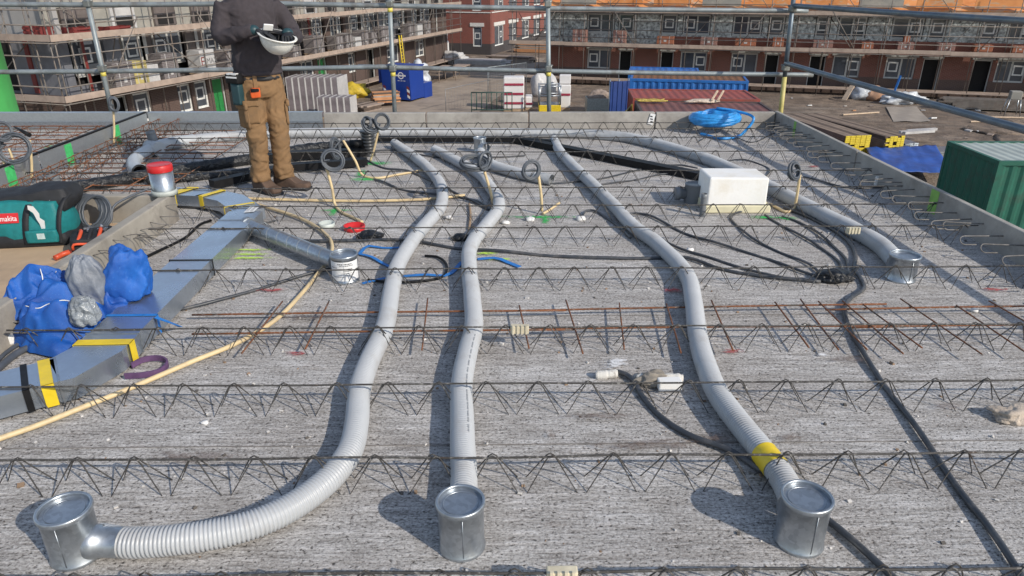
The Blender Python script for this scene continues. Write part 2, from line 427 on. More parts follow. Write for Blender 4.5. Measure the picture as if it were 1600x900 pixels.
mb = MB(); mb.sweep([(3.133, 4.9, 0), (3.133, 5.0, 0)], None, [(0, .02), (.003, .02), (.003, .19), (0, .19)])
mb.build('paint_stripe', plain('lime_mark', (.22, .42, .09), .8), upr)
mb = MB(); mb.sweep([(3.133, 7.6, 0), (3.133, 7.66, 0)], None, [(0, .02), (.003, .02), (.003, .19), (0, .19)]); mb.build('paint_stripe', plain('lime_mark', (.22, .42, .09), .8), upr)

M_GALV_E = galv('galvanised_edging', .50, .45, (.95, 1, 1.03), .05)
edge = thing('steel_edging', 'galvanised steel edge strip along the far left of the floor', 'steel edging', (-4, 8.4, 0))
for x0, x1 in ((-7.2, -4.05), (-4.02, -2.05)):
    mb = MB(); mb.bx(x0, x1, 8.22, 8.226, -.2, .2); mb.bx(x0, x1, 8.227, 8.30, .194, .2); mb.build('edge_profile', M_GALV_E, edge)
    mb = MB(); mb.bx(x0, x1, 8.205, 8.217, .03, .1); mb.build('edge_profile', M_GALV, edge)
beam = thing('steel_edging', 'long galvanised steel shuttering strip with green paint running away at the left', 'steel edging', (-4, 7, 0))
for y0, y1 in ((4.4, 6.15), (6.17, 8.2)):
    mb = MB(); mb.bx(-4.03, -4.024, y0, y1, 0, .2); mb.bx(-4.023, -3.99, y0, y1, 0, .005); mb.build('edge_profile', M_GALV_E, beam)
    mb = MB(); mb.bx(-4.045, -4.018, y0, y1, .2, .215); mb.build('rubber_seal', M_BLACK, beam)
M_GP = plain('green_painted_patch', (.05, .42, .12), .7, 0, .3, 20)
for y in (5.35, 5.75, 6.6, 7.5):
    mb = MB(); mb.bx(-4.0235, -4.021, y-.05, y+.06, .01, .19); mb.build('paint_patch', M_GP, beam)

# ================================================================== LATTICE GIRDERS
GH = .118
def lattice_girder(x0, x1, Y, phase, mat, label, name='lattice_girder', wob=0.0):
    t = thing(name, label, 'girder', ((x0+x1)/2, Y, 0), 0, 'lattice girders across the floor')
    n = int((x1-x0)/.12)
    top = [(x0+(x1-x0)*i/n, Y+.003*sin(i*.7+Y), GH+.0045*noise.noise(V((i*.22, Y*3, 0)))) for i in range(n+1)]
    mb = MB(); mb.tube(top, .0043, 6); mb.build('top_chord', mat, t)
    for s in (-1, 1):
        pts = []; x = x0+((phase-x0) % .2) - .2
        while x < x1+.1:
            j = random.uniform(-.009, .009); y1 = Y+s*.0062
            for (dx, y, z) in ((-.1, Y+s*.05, -.026), (-.022, y1+s*.002, GH-.014), (-.012, y1, GH+.001), (0, y1, GH+.008), (.012, y1, GH+.001), (.022, y1+s*.002, GH-.014)):
                if x0 <= x+dx <= x1: pts.append((x+dx+j*(z > .05), y, z))
            x += .2
        mb = MB(); mb.tube(pts, .0027, 5); mb.build('diagonal_wire', mat, t)
    return t
M_REB_D = rusty('girder_steel_dark', .10, .2)
ROWS = [(1.46, 'nearest lattice girder, at the very bottom edge in front of the metal cans'),
        (1.97, 'lattice girder just behind the three front metal cans, over the yellow duct tape'),
        (2.44, 'lattice girder crossing over the white plastered connectors'),
        (2.94, 'lattice girder lying directly in front of the rusty reinforcement bars'),
        (3.66, 'lattice girder passing in front of the can with a white paper label'),
        (4.37, 'lattice girder just in front of the red cap on the floor'),
        (4.85, 'lattice girder in front of the white block, behind the red cap'),
        (5.32, 'lattice girder passing just behind the white block'),
        (5.83, 'lattice girder crossing under the loop of cable beside the second duct end'),
        (6.55, 'lattice girder just in front of the three open duct ends'),
        (7.2, 'lattice girder just in front of the long duct along the far edge'),
        (7.62, 'lattice girder behind the long duct along the far edge'),
        (7.98, 'farthest lattice girder, right in front of the far edge wall')]
for i, (Y, lab) in enumerate(ROWS):
    x0 = -2.62 if Y < 2.3 else (-2.28 if Y < 5.2 else -3.95)
    ph = {0: .03, 1: G(585, 714, GH).x, 2: G(605, 598, GH).x, 3: G(655, 510, GH).x, 4: G(730, 419, GH).x}.get(i, random.uniform(0, .2))
    lattice_girder(x0, 3.1, Y, ph, M_REBAR, lab)
for Y, lab in ((6.35, 'rusty girder in the far left bay, nearest of the three'), (7.15, 'rusty girder in the far left bay, middle of the three'), (7.85, 'rusty girder in the far left bay, farthest of the three')):
    lattice_girder(-6.1, -4.06, Y, random.random()*.2, M_RUST, lab)
for s, lab in ((-.07, 'rusty lattice girder running along the steel strip at left, its right side'), (.1, 'rusty lattice girder beside the steel strip, the one nearer the pipes')):
    t = lattice_girder(-1.6, 1.6, 0, .05, M_RUST, lab)
    t.rotation_euler = (0, 0, pi/2+.02); t.location = (-3.78+s*1.3, 6.75, .01)

# ================================================================== REINFORCEMENT BARS
def rod(p0, p1, r, label, cat='bar', group='loose reinforcement bars', mat=None, bend=.0):
    p0, p1 = V(p0), V(p1); mb = MB(); n = 8
    mb.tube([p0.lerp(p1, i/n)+V((0, sin(pi*i/n)*bend, 0)) for i in range(n+1)], r, 6)
    return mb.one('rebar_rod', mat or M_RUST, label, cat, group)
zr = .042
for (a, b, lab) in (((300, 492), (885, 485), 'long rusty bar on the left, the farther of two parallel ones'), ((790, 486), (1385, 475), 'rusty bar behind the other, reaching from the centre duct to the black hose'),
                    ((1290, 484), (1640, 478), 'rusty bar at the far right, farther of the two'), ((300, 522), (900, 515), 'long rusty bar on the left, just behind the girder'),
                    ((830, 514), (1420, 509), 'rusty bar close behind the girder, from the centre to the black hose'), ((1330, 512), (1640, 507), 'rusty bar close behind the girder at the far right')):
    rod(G(*a, zr), G(*b, zr+.004), .0055, lab, bend=.006)
cross = [427, 507, 668, 817, 892, 964, 1040, 1115, 1220, 1262, 1295, 1337, 1368, 1440, 1510, 1578]
ordw = ['first', 'second', 'third', 'fourth', 'fifth', 'sixth', 'seventh', 'eighth', 'ninth', 'tenth', 'eleventh', 'twelfth', 'thirteenth', 'fourteenth', 'fifteenth', 'sixteenth', 'seventeenth', 'eighteenth', 'nineteenth', 'twentieth', 'twenty-first', 'twenty-second', 'twenty-third', 'twenty-fourth', 'twenty-fifth', 'twenty-sixth', 'twenty-seventh', 'twenty-eighth', 'twenty-ninth', 'thirtieth']
for i, px in enumerate(cross):
    p = G(px, 487, zr+.009); tilt = random.uniform(-.03, .03)
    rod((p.x-tilt, p.y-.42+random.uniform(-.04, .04), zr+.011), (p.x+tilt, p.y+.1+random.uniform(-.03, .06), zr+.011), .0042,
        f'short rusty cross bar, {ordw[i]} from the left on the two long bars', group='short cross bars')
# rusty welded mats at the far left
def mat_mesh(x0, x1, y0, y1, nx, ny, z, label):
    t = thing('rebar_mesh', label, 'steel mesh', ((x0+x1)/2, (y0+y1)/2, z), 0, 'welded meshes in the left bays')
    for i in range(ny):
        y = y0+(y1-y0)*i/(ny-1)+random.uniform(-.02, .02)
        mb = MB(); mb.tube([(x0, y, z), ((x0+x1)/2, y+random.uniform(-.02, .02), z+random.uniform(0, .01)), (x1, y, z)], .005, 5); mb.build('bar', M_RUST, t)
    for i in range(nx):
        x = x0+(x1-x0)*i/(nx-1)
        mb = MB(); mb.tube([(x, y0, z+.009), (x+random.uniform(-.03, .03), y1, z+.009)], .005, 5); mb.build('bar', M_RUST, t)
mat_mesh(-6.0, -4.1, 5.6, 8.1, 6, 15, .07, 'rusty welded mesh beyond the steel strip in the far left bay')
mat_mesh(-3.95, -2.7, 5.5, 7.9, 5, 14, .05, 'rusty welded mesh on the near side of the steel strip at left')

# ================================================================== FLEXIBLE DUCTS
DR = .046
def duct(pts, label, r=DR, pitch=.0122, n=20, name='ventilation_duct', hollow=True, parts=None):
    path = spline(pts, pitch/4); sd_ = len(bpy.data.objects)*.37
    path = [p+V((.004*noise.noise(V((i*.011, sd_, 0))), .004*noise.noise(V((i*.011, sd_, 5))), .0025*noise.noise(V((i*.017, sd_, 9))))) for i, p in enumerate(path)]
    prof = (0.0, .0055, .0065, .0055)
    mb = MB(); mb.tube(path, r, n, cap=not hollow, rf=lambda i: r-.006+prof[i % 4])
    t = thing(name, label, 'duct', (path[0].x, path[0].y, 0), 0, 'grey flexible ducts')
    mb.build('hose', M_DUCT, t)
    if hollow:
        mb = MB(); mb.tube(path[::8], r-.006, 16, cap=False); mb.v = mb.v; mb.f = [f[::-1] for f in mb.f]; mb.build('inner_lining', M_DUCT, t)
    return t, path
z = DR+.001
A = [(150, 842), (200, 848), (255, 846), (320, 838), (400, 818), (470, 783), (520, 743), (548, 703), (558, 660), (562, 610), (575, 570), (600, 515), (609, 470), (620, 419), (638, 385), (662, 355), (688, 322), (690, 293), (673, 267), (645, 243), (616, 224)]
ductA, pA = duct(gpath(A, z), 'leftmost long grey duct, bending to the can at the bottom left')
B = [(724, 790), (724, 740), (722, 670), (722, 600), (730, 550), (740, 508), (738, 467), (733, 419), (733, 395), (741, 374), (760, 352), (780, 322), (768, 295), (747, 271), (712, 251), (679, 234)]
ductB, pB = duct(gpath(B, z), 'middle long grey duct, running straight to the centre front can')
Cc = [(1243, 790), (1225, 750), (1189, 703), (1150, 655), (1116, 605), (1098, 555), (1088, 510), (1083, 467), (1078, 440), (1063, 416), (1045, 397), (1021, 375), (990, 354), (959, 321), (932, 294), (904, 267), (883, 246), (871, 230), (866, 218)]
ductC, pC = duct(gpath(Cc, z), 'right long grey duct with a yellow tape wrap near its can')
D = [(300, 219), (345, 214), (390, 211), (480, 208), (600, 207), (800, 208), (900, 209), (960, 213), (1000, 219), (1060, 235), (1120, 255), (1190, 287), (1240, 312), (1290, 338), (1335, 360), (1375, 383), (1405, 412)]
ductD, pD = duct(gpath(D, z), 'longest grey duct, along the far edge and round to the can at right', r=.055, pitch=.014)
el = spline([G(219, 269, .06), G(210, 262, .06), G(211, 251, .06), G(228, 238, .06), G(258, 226, .06), G(303, 218.6, .057)], .012)
mb = MB(); mb.tube(el, .062, 24, cap=False, rf=lambda i: .068 if i < 4 else .060); mb.build('elbow', plain('smooth_pvc', (.40, .415, .425), .35, 0, .06, 6), ductD)
mb = MB(); mb.tube(el[:30], .054, 20, cap=False); mb.build('inner_lining', M_PVC, ductD)
mb = MB(); mb.tube([G(240, 232, .07)+V((-.07, .05, 0)), G(240, 232, .07)+V((.07, -.03, 0))], .070, 20); mb.build('clamp_collar', plain('smooth_pvc', (.4, .4, .4)), ductD)
Ee = [(751, 238), (755, 246), (770, 258), (800, 268), (838, 277), (862, 281)]
ductE, pE = duct(gpath(Ee, z), 'short grey duct leading from the small can at the back', r=.048)
# tape wrap on the right duct, print rows are left as creases
k0 = min(range(len(pC)), key=lambda i: (pC[i]-G(1192, 722, z)).length)
mb = MB(); seg = pC[k0-15:k0+16:3]; mb.tube(seg, DR+.0012, 24, cap=False, rf=lambda i: DR+.0012+.0006*sin(i*2.1)); mb.build('tape_wrap', M_YTAPE, ductC)
mb = MB(); i0 = min(range(len(pB)), key=lambda i: (pB[i]-G(722, 690, z)).length); i = i0
while i < min(i0+260, len(pB)-12):
    n_ = random.choice((3, 4, 6, 8)); sd = (pB[i+1]-pB[i]).cross(V((0, 0, 1))).normalized()
    for (q0, q1) in ((i, i+n_),):
        f_ = lambda q, a: pB[q]+sd*sin(a)*(DR+.0014)+V((0, 0, cos(a)*(DR+.0014)))
        mb.add([f_(q0, .50), f_(q1, .50), f_(q1, .60), f_(q0, .60)], [(0, 1, 2, 3)])
    i += n_+random.choice((1, 1, 2, 5))
mb.build('print', plain('faded_print', (.29, .30, .31), .6), ductB)
mb = MB()
for k in range(900):
    x_, y_ = random.uniform(-2.2, 3.1), random.uniform(1.0, 6.0)**1.0; s_ = random.uniform(.002, .007)*(1.6 if random.random() < .06 else 1)
    mb.box((x_, y_, s_*.4), (s_*2, s_*1.5, s_), Matrix.Rotation(random.random()*3, 3, 'Z') @ Matrix.Rotation(random.random(), 3, 'X'), random.choice((0, 0, 1, 2)))
o = mb.build('grit', [plain('pale_grit', (.55, .53, .50), .9), plain('dark_grit', (.10, .09, .08), .9), plain('brown_grit', (.25, .17, .11), .9)]); o['kind'] = 'stuff'

# ================================================================== METAL CANS
def can(px, py, r, h, label, stub=None, sr=.05, sl=.06, sz=.06, lid='recess', mat=None, name='duct_can', base=None):
    p = G(px, py) if base is None else V(base); m = mat or M_GALV
    t = thing(name, label, 'can', (p.x, p.y, 0), 0, 'galvanised outlet cans')
    mb = MB()
    mb.lathe([(r*1.04, 0), (r*1.055, .004), (r*1.04, .011), (r, .014), (r, h-.022), (r*1.05, h-.02), (r*1.085, h-.012), (r*1.085, h-.004), (r*1.05, h), (r*.97, h), (r*.955, h-.004), (r*.95, h-.014)], 40, p)
    mb.disc(r*1.04, .0012, 40, p, up=False)
    for i_, q_ in enumerate(mb.v):
        n_ = noise.noise(V(q_)*14+V((p.x*9, 0, 0)))*.0016; dx_, dy_ = q_[0]-p.x, q_[1]-p.y; mb.v[i_] = (q_[0]+dx_/r*n_, q_[1]+dy_/r*n_, q_[2])
    if stub is None: a0 = -.3
    else: a0 = stub+2.2
    mb.build('body', m, t)
    mb = MB(); mb.disc(r*.951, h-.014, 40, p)
    mb.lathe([(r*.78, h-.0135), (r*.76, h-.011), (r*.74, h-.0135)], 40, p); mb.build('lid', m, t)
    mb = MB(); q = p+V((cos(-pi/2+.12), sin(-pi/2+.12), 0))*(r+.0008)
    mb.tube([q+V((0, 0, .014)), q+V((0, 0, h-.022))], .0013, 5); mb.build('seam', m, t)
    if stub is not None:
        d = V((cos(stub), sin(stub), 0)); q = p+V((0, 0, sz)); mb = MB()
        mb.tube([q+d*(r*.75), q+d*(r+.012), q+d*(r+.014), q+d*(r+sl)], sr, 28, cap=False, rf=lambda i: sr+(.006, .005, .0, .0)[i])
        mb.build('stub', m, t)
    return t
def heading(a, b): return atan2(b.y-a.y, b.x-a.x)
p = G(122, 865); can(0, 0, .071, .176, 'metal can at the bottom left corner with a duct going in from its side', heading(p, G(205, 849, .047)), .0455, .08, .05, base=p)
p = G(722, 852); can(0, 0, .069, .176, 'metal can at the bottom centre standing alone in front of a duct', pi/2, .049, .03, .06, base=p)
p = G(1247, 845); can(0, 0, .071, .176, 'metal can at the bottom right, hiding the end of the duct with yellow tape', heading(p, G(1225, 790)), .049, .03, .06, base=p)
p = G(1406, 436); can(0, 0, .078, .155, 'metal can at the right where the longest duct ends', heading(p, G(1375, 400)), .056, .02, .065, base=p)
p = G(750, 238); can(0, 0, .06, .15, 'small metal can at the back with a short duct at its foot', -.9, .05, .04, .055, base=p)
# labelled can
p = G(541, 437); tl = can(0, 0, .074, .165, 'metal can wrapped in a white printed paper label beside the spiral pipe', None, base=p)
mb = MB(); rr = .0748; nn = 26; vs = []
for zz in (.02, .135):
    for k in range(nn+1):
        a = -pi/2-1.45+2.9*k/nn; vs.append(p+V((rr*cos(a), rr*sin(a), zz)))
mb.add(vs, [(k, k+1, nn+2+k, nn+1+k) for k in range(nn)], True); lab_o = mb.build('paper_label', M_WPAPER, tl)
mb = MB(); rr = .0757
for row, (zz, a0, a1, hh) in enumerate(((.122, -.35, .75, .006), (.112, -.2, .85, .004), (.1, -1.0, -.4, .004), (.093, -.1, .8, .004), (.08, .1, .9, .004), (.067, -.05, .7, .003), (.055, .2, .85, .003), (.045, -.9, .1, .003))):
    a = a0
    while a < a1:
        w = random.uniform(.04, .13); b_ = min(a+w, a1); vs = []
        for q in (zz-hh/2, zz+hh/2):
            for aa in (a, (a+b_)/2, b_): vs.append(p+V((rr*cos(-pi/2+aa), rr*sin(-pi/2+aa), q)))
        mb.add(vs, [(0, 1, 4, 3), (1, 2, 5, 4)]); a = b_+.035
mb.build('print', M_INK, lab_o)
# red-lidded can standing on the wall of the stair opening
p = G(247, 293, 0); p = V((-2.385, 4.895, 0))
t = thing('paint_can', 'metal can with a red plastic lid at the corner of the opening', 'can', (p.x, p.y, 0))
r = .078; b0 = .201
mb = MB(); mb.lathe([(r, b0), (r, b0+.17), (r*.9, b0+.17)], 36, p); mb.build('body', M_GALV, t)
mb = MB(); mb.lathe([(r*1.05, b0+.165), (r*1.07, b0+.175), (r*1.07, b0+.207), (r*1.0, b0+.215), (r*.9, b0+.211), (0.001, b0+.211)], 36, p); mb.build('lid', M_RED, t)
mb = MB(); mb.lathe([(.001, b0-.001), (r*1.1, b0-.001), (r*1.1, b0+.028), (r*1.0, b0+.034), (r, b0)], 36, p); mb.build('base_ring', plain('pale_plastic', (.42, .45, .42), .5), t)

# grey PVC can beside the white block
p = G(1083, 316)
t = thing('pvc_box', 'dull grey plastic outlet pot with a side socket, left of the white block', 'pipe fitting', (p.x, p.y, 0))
mb = MB(); r = .075; mb.lathe([(r, 0), (r, .14), (r*1.03, .142), (r*1.03, .15), (r*.9, .15), (r*.88, .145), (.001, .145)], 32, p); mb.build('body', M_PVC, t)
mb = MB(); mb.tube([p+V((-.05, .0, .07)), p+V((-.11, .0, .07)), p+V((-.112, 0, .07)), p+V((-.15, 0, .07))], .042, 20, rf=lambda i: (.042, .042, .05, .05)[i]); mb.build('socket', M_PVC, t)
def pipe_stub(b, h, r, label, mat=M_PVC, lean=(0, 0), rim=True):
    p = V(b); t = thing('pipe_stub', label, 'pipe', (p.x, p.y, 0), 0, 'upright grey pipe stubs')
    q = p+V((lean[0], lean[1], h)); mb = MB(); mb.tube([p, q], r, 20, cap=False); mb.tube([q, p.lerp(q, .5)], r*.86, 20, cap=False); mb.build('tube', mat, t)
    mb = MB(); a = p.lerp(q, .93)
    M = (q-p).to_track_quat('Z', 'Y').to_matrix(); mb.lathe([(r*.86, .001), (r*1.03, .001), (r*1.03, -.03), (r, -.031)], 20, q, M); mb.build('rim', mat, t); return t
pipe_stub(G(1097, 338), .17, .022, 'slim dark grey pipe standing in front of the white block')
pipe_stub(G(246, 236), .2, .045, 'grey pipe stub standing near the bent end of the longest duct', lean=(-.035, 0))
pipe_stub(G(88, 296), .12, .047, 'grey pipe stub standing just behind the tool bag')

# white block
t = thing('foam_block', 'chipped white foam block standing on a cream base in the middle right', 'block', (1.73, 5.2, 0))
def chip(mb, amt, sd):
    for i, q in enumerate(mb.v):
        d = noise.noise(V(q)*9+V((sd, 0, 0)))*amt; mb.v[i] = (q[0]+d, q[1]+d*.8, q[2]+d*.6)
c0 = G(1103, 333); c1 = G(1191, 329)
W_ = c1.x-c0.x
mb = MB(); mb.box((c0.x+W_/2, c0.y+.15, .055+.105), (W_, .3, .21), None, 0, .012); chip(mb, .008, 2); mb.build('block', M_WHITE, t)
mb = MB(); mb.box((c0.x+W_/2+.01, c0.y+.15, .03), (W_+.05, .33, .06), None, 0, .01); chip(mb, .012, 5); mb.build('base', plain('cream_foam', (.66, .61, .42), .85, 0, .1, 10, .4, 50), t)
# ================================================================== FLAT RECTANGULAR DUCT
def rect(w, z0, z1): return [(-w/2, z0), (-w/2, z1), (w/2, z1), (w/2, z0)]
ZT = .115; FW = .225
fl = thing('flat_duct', 'long flat galvanised rectangular duct with yellow tape bands, bending across the left side', 'duct', (-1.8, 3.5, 0))
def gp(x, y): q = G(x, y, ZT); return V((q.x, q.y, 0))
P0 = gp(-160, 640); P1 = gp(30, 592); P1b = gp(95, 576); P2 = gp(152, 545); P3 = gp(190, 508); P4 = gp(300, 405); P5 = gp(384, 330)
P6 = gp(360, 308); P7 = gp(322, 300); P8 = gp(262, 297)
def piece(pts, w=FW, z0=.02, z1=ZT, name='duct_section', m=None):
    mb = MB(); mb.sweep(pts, None, rect(w, z0, z1)); return mb.build(name, m or M_GALV_D, fl)
def lerp(a, b, t): return a.lerp(b, t)
piece([P0, P1, lerp(P1, P1b, .9)]); 
piece([lerp(P1, P1b, .92), P1b, lerp(P1b, P2, .5), P2, lerp(P2, P3, .6)], FW+.006)
piece([lerp(P2, P3, .62), P3, lerp(P3, P4, .985)])
piece([lerp(P3, P4, .99), lerp(P4, P5, .78)])
piece([lerp(P4, P5, .785), P5], FW+.004)
piece([P5+V((.02, .03, 0)), P6, P7], FW*.9, .03, ZT-.004)
piece([P7+V((-.004, 0, 0)), P8], FW*.88, .03, ZT-.004)
# standing seams
for (a, b, tt, w) in ((P1, P1b, .9, FW+.016), (P2, P3, .62, FW+.016), (P3, P4, .985, FW+.01), (P4, P5, .78, FW+.01)):
    q = lerp(a, b, tt); d = (b-a).normalized(); piece([q-d*.004, q+d*.004], w, .018, ZT+.005, 'joint_flange', M_GALV)
def band(a, b, tt, hw, m, w=FW+.012, z0=.018, z1=ZT+.004, name='tape_band', skew=0):
    q = lerp(a, b, tt); d = (b-a).normalized(); s = V((d.y, -d.x, 0))
    mb = MB(); c0 = q-d*hw; c1 = q+d*hw
    for (x0, x1, zz0, zz1) in ((-w/2, w/2, z1-.002, z1), (w/2-.002, w/2, z0, z1), (-w/2, -w/2+.002, z0, z1)):
        vs = []
        for e in (c0, c1):
            for x in (x0, x1):
                for zz in (zz0, zz1): vs.append(e+s*x+d*(skew*x)+V((0, 0, zz)))
        mb.add(vs, [(0, 1, 3, 2), (4, 6, 7, 5), (0, 4, 5, 1), (2, 3, 7, 6), (0, 2, 6, 4), (1, 5, 7, 3)])
    return mb.build(name, m, fl)
band(P1, P1b, .62, .022, M_YTAPE, FW+.022); band(P2, P3, .25, .024, M_YTAPE, FW+.022); band(P1, P1b, .12, .012, M_BLACK, FW+.02, name='strap')
band(P3, P4, .98, .006, M_BLACK, FW+.02, name='strap')
band(P6, P7, .75, .022, M_YTAPE, FW*.93, .028); band(P7, P8, .62, .04, M_YTAPE, FW*.92, .028, skew=-.3); band(P5, P6, .42, .012, M_YTAPE, FW*.94, .028)
band(P3, P4, .12, .010, M_BLUE_STRAP, FW+.018, name='blue_strap')
q = gp(278, 511); mb = MB(); mb.sweep([gp(243, 496)+V((0, 0, ZT)), gp(262, 500)+V((.01, 0, .1)), G(282, 511, .02)], None, [(-.009, 0), (-.009, .003), (.009, .003), (.009, 0)]); mb.build('blue_strap', M_BLUE_STRAP, fl)
# sticker
d = (P5-P4).normalized(); s = V((d.y, -d.x, 0)); q = P5+d*.03-s*.02+V((0, 0, ZT+.0045))
mb = MB(); mb.add([q+s*.02-d*.075, q+s*.085-d*.055, q+s*.085+d*.05, q+s*.02+d*.06], [(0, 1, 2, 3)])
for k in mb.v: pass
st = mb.build('paper_sticker', M_WPAPER, fl)
mb = MB()
for k in range(4):
    for j in range(2):
        c = q+s*(.035+.028*j)+d*(-.04+.026*k)+V((0, 0, .0012)); mb.add([c-s*.010-d*.003, c+s*.010-d*.003, c+s*.010+d*.004, c-s*.010+d*.004], [(0, 1, 2, 3)])
mb.build('print', M_INK, st)
# spiral branch pipe
a = G(386, 352, .075); b = G(524, 408, .075)
sp = thing('spiral_pipe', 'round spiral-seam galvanised pipe from the flat duct to the labelled can', 'pipe', (a.x, a.y, 0))
path = [a.lerp(b, i/120) for i in range(121)]
mb = MB(); mb.tube(path, .05, 28, cap=True, rf=lambda i: .0515 if i < 5 else .05); mb.build('tube', M_GALV, sp)
dd = (b-a).normalized(); e1 = dd.orthogonal().normalized(); e2 = dd.cross(e1); L = (b-a).length
mb = MB(); pts = []
turns = 8
for i in range(turns*24+1):
    tt = i/(turns*24); an = 2*pi*turns*tt; pts.append(a.lerp(b, .05+.93*tt)+(e1*cos(an)+e2*sin(an))*.0505)
mb.tube(pts, .0016, 5); mb.build('spiral_seam', M_GALV_S, sp)
mb = MB(); mb.tube([a-dd*.01, a+dd*.03], .057, 28); mb.build('collar', M_GALV, sp)

# ================================================================== CONDUITS AND CABLES
def conduit(pix, label, z=.012, r=.0095, mat=None, name='conduit', cat='conduit', group='cream conduits', raw=None, step=.03):
    path = spline(raw if raw else gpath(pix, z), step); mb = MB(); mb.tube(path, r, 10)
    return mb.one(name, mat or M_CREAM, label, cat, group)
conduit([(-40, 700), (0, 685), (60, 664), (130, 636), (200, 608), (300, 565), (370, 536), (430, 500), (470, 460), (497, 427), (512, 408), (519, 385), (510, 367), (482, 347), (450, 334), (405, 320), (385, 312)], 'long cream conduit curving along the left side beside the flat duct', .022, .0115)
conduit([(384, 310), (450, 312), (560, 314), (650, 312), (690, 309), (726, 305)], 'straight cream conduit lying behind the boots, towards the ducts', .02, .0115)
conduit([(733, 318), (735, 335), (733, 358)], 'short brownish conduit end lying between two ducts', .012, .008, plain('brown_conduit', (.33, .22, .13), .6))
M_COIL = M_CABLE_L
def coil(c, axis, R, turns, r=.0055, jit=.012, tail=None, ell=1.0):
    axis = V(axis).normalized(); e1 = axis.cross(V((0, 0, 1)))
    e1 = e1.normalized() if e1.length > .1 else V((1, 0, 0)); e2 = axis.cross(e1); pts = []; n = turns*18
    ph = [random.uniform(0, 6) for _ in range(4)]
    for i in range(n+1):
        a = 2*pi*i/18; k = i/18
        rr = R*.85*(1+.13*sin(k*1.7+ph[0])+.05*sin(a*2+ph[1]))
        off = (k/turns-.5)*.03+jit*.4*sin(k*2.3+ph[2])
        pts.append(V(c)+e1*cos(a)*rr*ell+e2*(sin(a)*rr)+axis*off)
    if tail: pts += [V(p) for p in tail]
    return pts
def wire_stub(base, top, label, coil_at=None, R=.07, turns=6, axis=(.3, -1, .2), foot=None, extra=None, ell=1.0, coil_mat=None):
    """an upright cream conduit with a bundle of coiled cable at its head"""
    b = G(*base, .01); q = onY(top[0], top[1], b.y); t = thing('conduit_riser', label, 'conduit', (b.x, b.y, 0), 0, 'upright conduits with cable')
    pts = []
    if foot: pts += [G(*f, .012) for f in foot]
    mid = b.lerp(q, .45)+V((.006, 0, 0))
    pts += [b.lerp(q, .05), mid, q]
    mb = MB(); mb.tube(spline(pts, .02), .0105, 10); mb.build('conduit', M_CREAM, t)
    if coil_at:
        c = onY(coil_at[0], coil_at[1], b.y-.02)
        tail = [c.lerp(q, .5)+V((0, 0, .02)), q+V((0, 0, .02)), q.lerp(b, .1)]
        pts = coil(c, axis, R, turns, tail=tail, ell=ell)
        mb = MB(); mb.tube(pts, .0075, 7); mb.build('cable_coil', coil_mat or M_CABLE_L, t)
    for (cc, RR, tt, ax) in (extra or ()):
        c = onY(cc[0], cc[1], b.y-.03); mb = MB(); mb.tube(coil(c, ax, RR, tt, tail=[q]), .0075, 7); mb.build('cable_coil', coil_mat or M_CABLE_L, t)
    return t
wire_stub((178, 228), (177, 172), 'cream conduit with a cable coil, standing against the steel strip far left', (178, 163), .075, 5, ell=.7)
wire_stub((50, 283), (46, 218), 'cream conduit standing right of the black pliers at the far left', None)
wire_stub((16, 292), (-2, 228), 'cream conduit at the far left edge with big grey cable loops', (22, 232), .13, 4, extra=(((4, 205), .08, 4, (.8, -.5, .3)),))
wire_stub((23, 264), (14, 232), 'thin cream conduit behind the cable loops at the far left', None)
wire_stub((568, 276), (536, 219), 'bent cream conduit with a tall looped bundle of grey cable', (524, 232), .10, 6, axis=(.9, -.4, .1), foot=[(660, 266), (620, 273), (590, 278)], ell=.6)
wire_stub((578, 254), (591, 205), 'cream conduit leaning right, with a ring of cable at its head beside the black pot', (597, 190), .075, 6, extra=(((578, 196), .085, 5, (.5, -.6, .6)), ((574, 192), .06, 4, (-.5, -.6, .2))))
wire_stub((524, 322), (509, 258), 'cream conduit on a green cross with one cable loop on top', (520, 250), .085, 4, foot=[(566, 347), (548, 338), (533, 331)])
wire_stub((771, 322), (757, 268), 'cream conduit between the middle and the short duct with a flattened cable bundle', (741, 254), .085, 6, axis=(.2, -.4, .9), ell=1.3, extra=(((757, 251), .075, 4, (.8, -.6, 0)),))
wire_stub((847, 333), (841, 272), 'cream conduit on green paint with a round cable coil, left of the right duct', (830, 266), .072, 6)
wire_stub((1240, 328), (1250, 272), 'cream conduit with a cable coil to the right of the white block', (1241, 267), .07, 6, foot=[(1204, 319), (1215, 325), (1228, 331)], axis=(.6, -.8, .3))
conduit(None, 'short cream conduit foot on the green paint beside the coil', r=.0095, raw=[G(848, 334, .012), G(860, 327, .02), G(874, 317, .03)])

def cable(pix, label, r=.008, z=None, mat=None, raw=None, cat='cable', name='cable', step=.03):
    path = spline(raw if raw else gpath(pix, z if z else r+.002), step)
    path = [p+V((0, 0, .004*sin(i*.31))) for i, p in enumerate(path)]
    mb = MB(); mb.tube(path, r, 10); return mb.one(name, mat or M_CABLE, label, cat, 'cables on the floor')
cable([(1610, 925), (1585, 885), (1545, 825), (1480, 738), (1420, 652), (1360, 570), (1326, 508), (1320, 480), (1332, 464), (1350, 450), (1346, 436), (1335, 420), (1337, 400), (1328, 380), (1300, 358), (1262, 338), (1225, 325)], 'thick dark hose snaking down the right side to the bottom corner', .0115)
cable([(1410, 915), (1370, 880), (1320, 835), (1285, 806), (1240, 770), (1190, 735), (1140, 705), (1080, 682), (1035, 652), (1005, 620), (992, 598), (978, 586), (964, 582)], 'dark hose passing under the right duct and behind the right can', .0115)
cable([(1290, 436), (1250, 424), (1200, 404), (1130, 383), (1075, 366), (1040, 349), (1012, 336), (985, 333), (972, 343)], 'dark cable arching out from beneath the right duct to the cable joint', .0085)
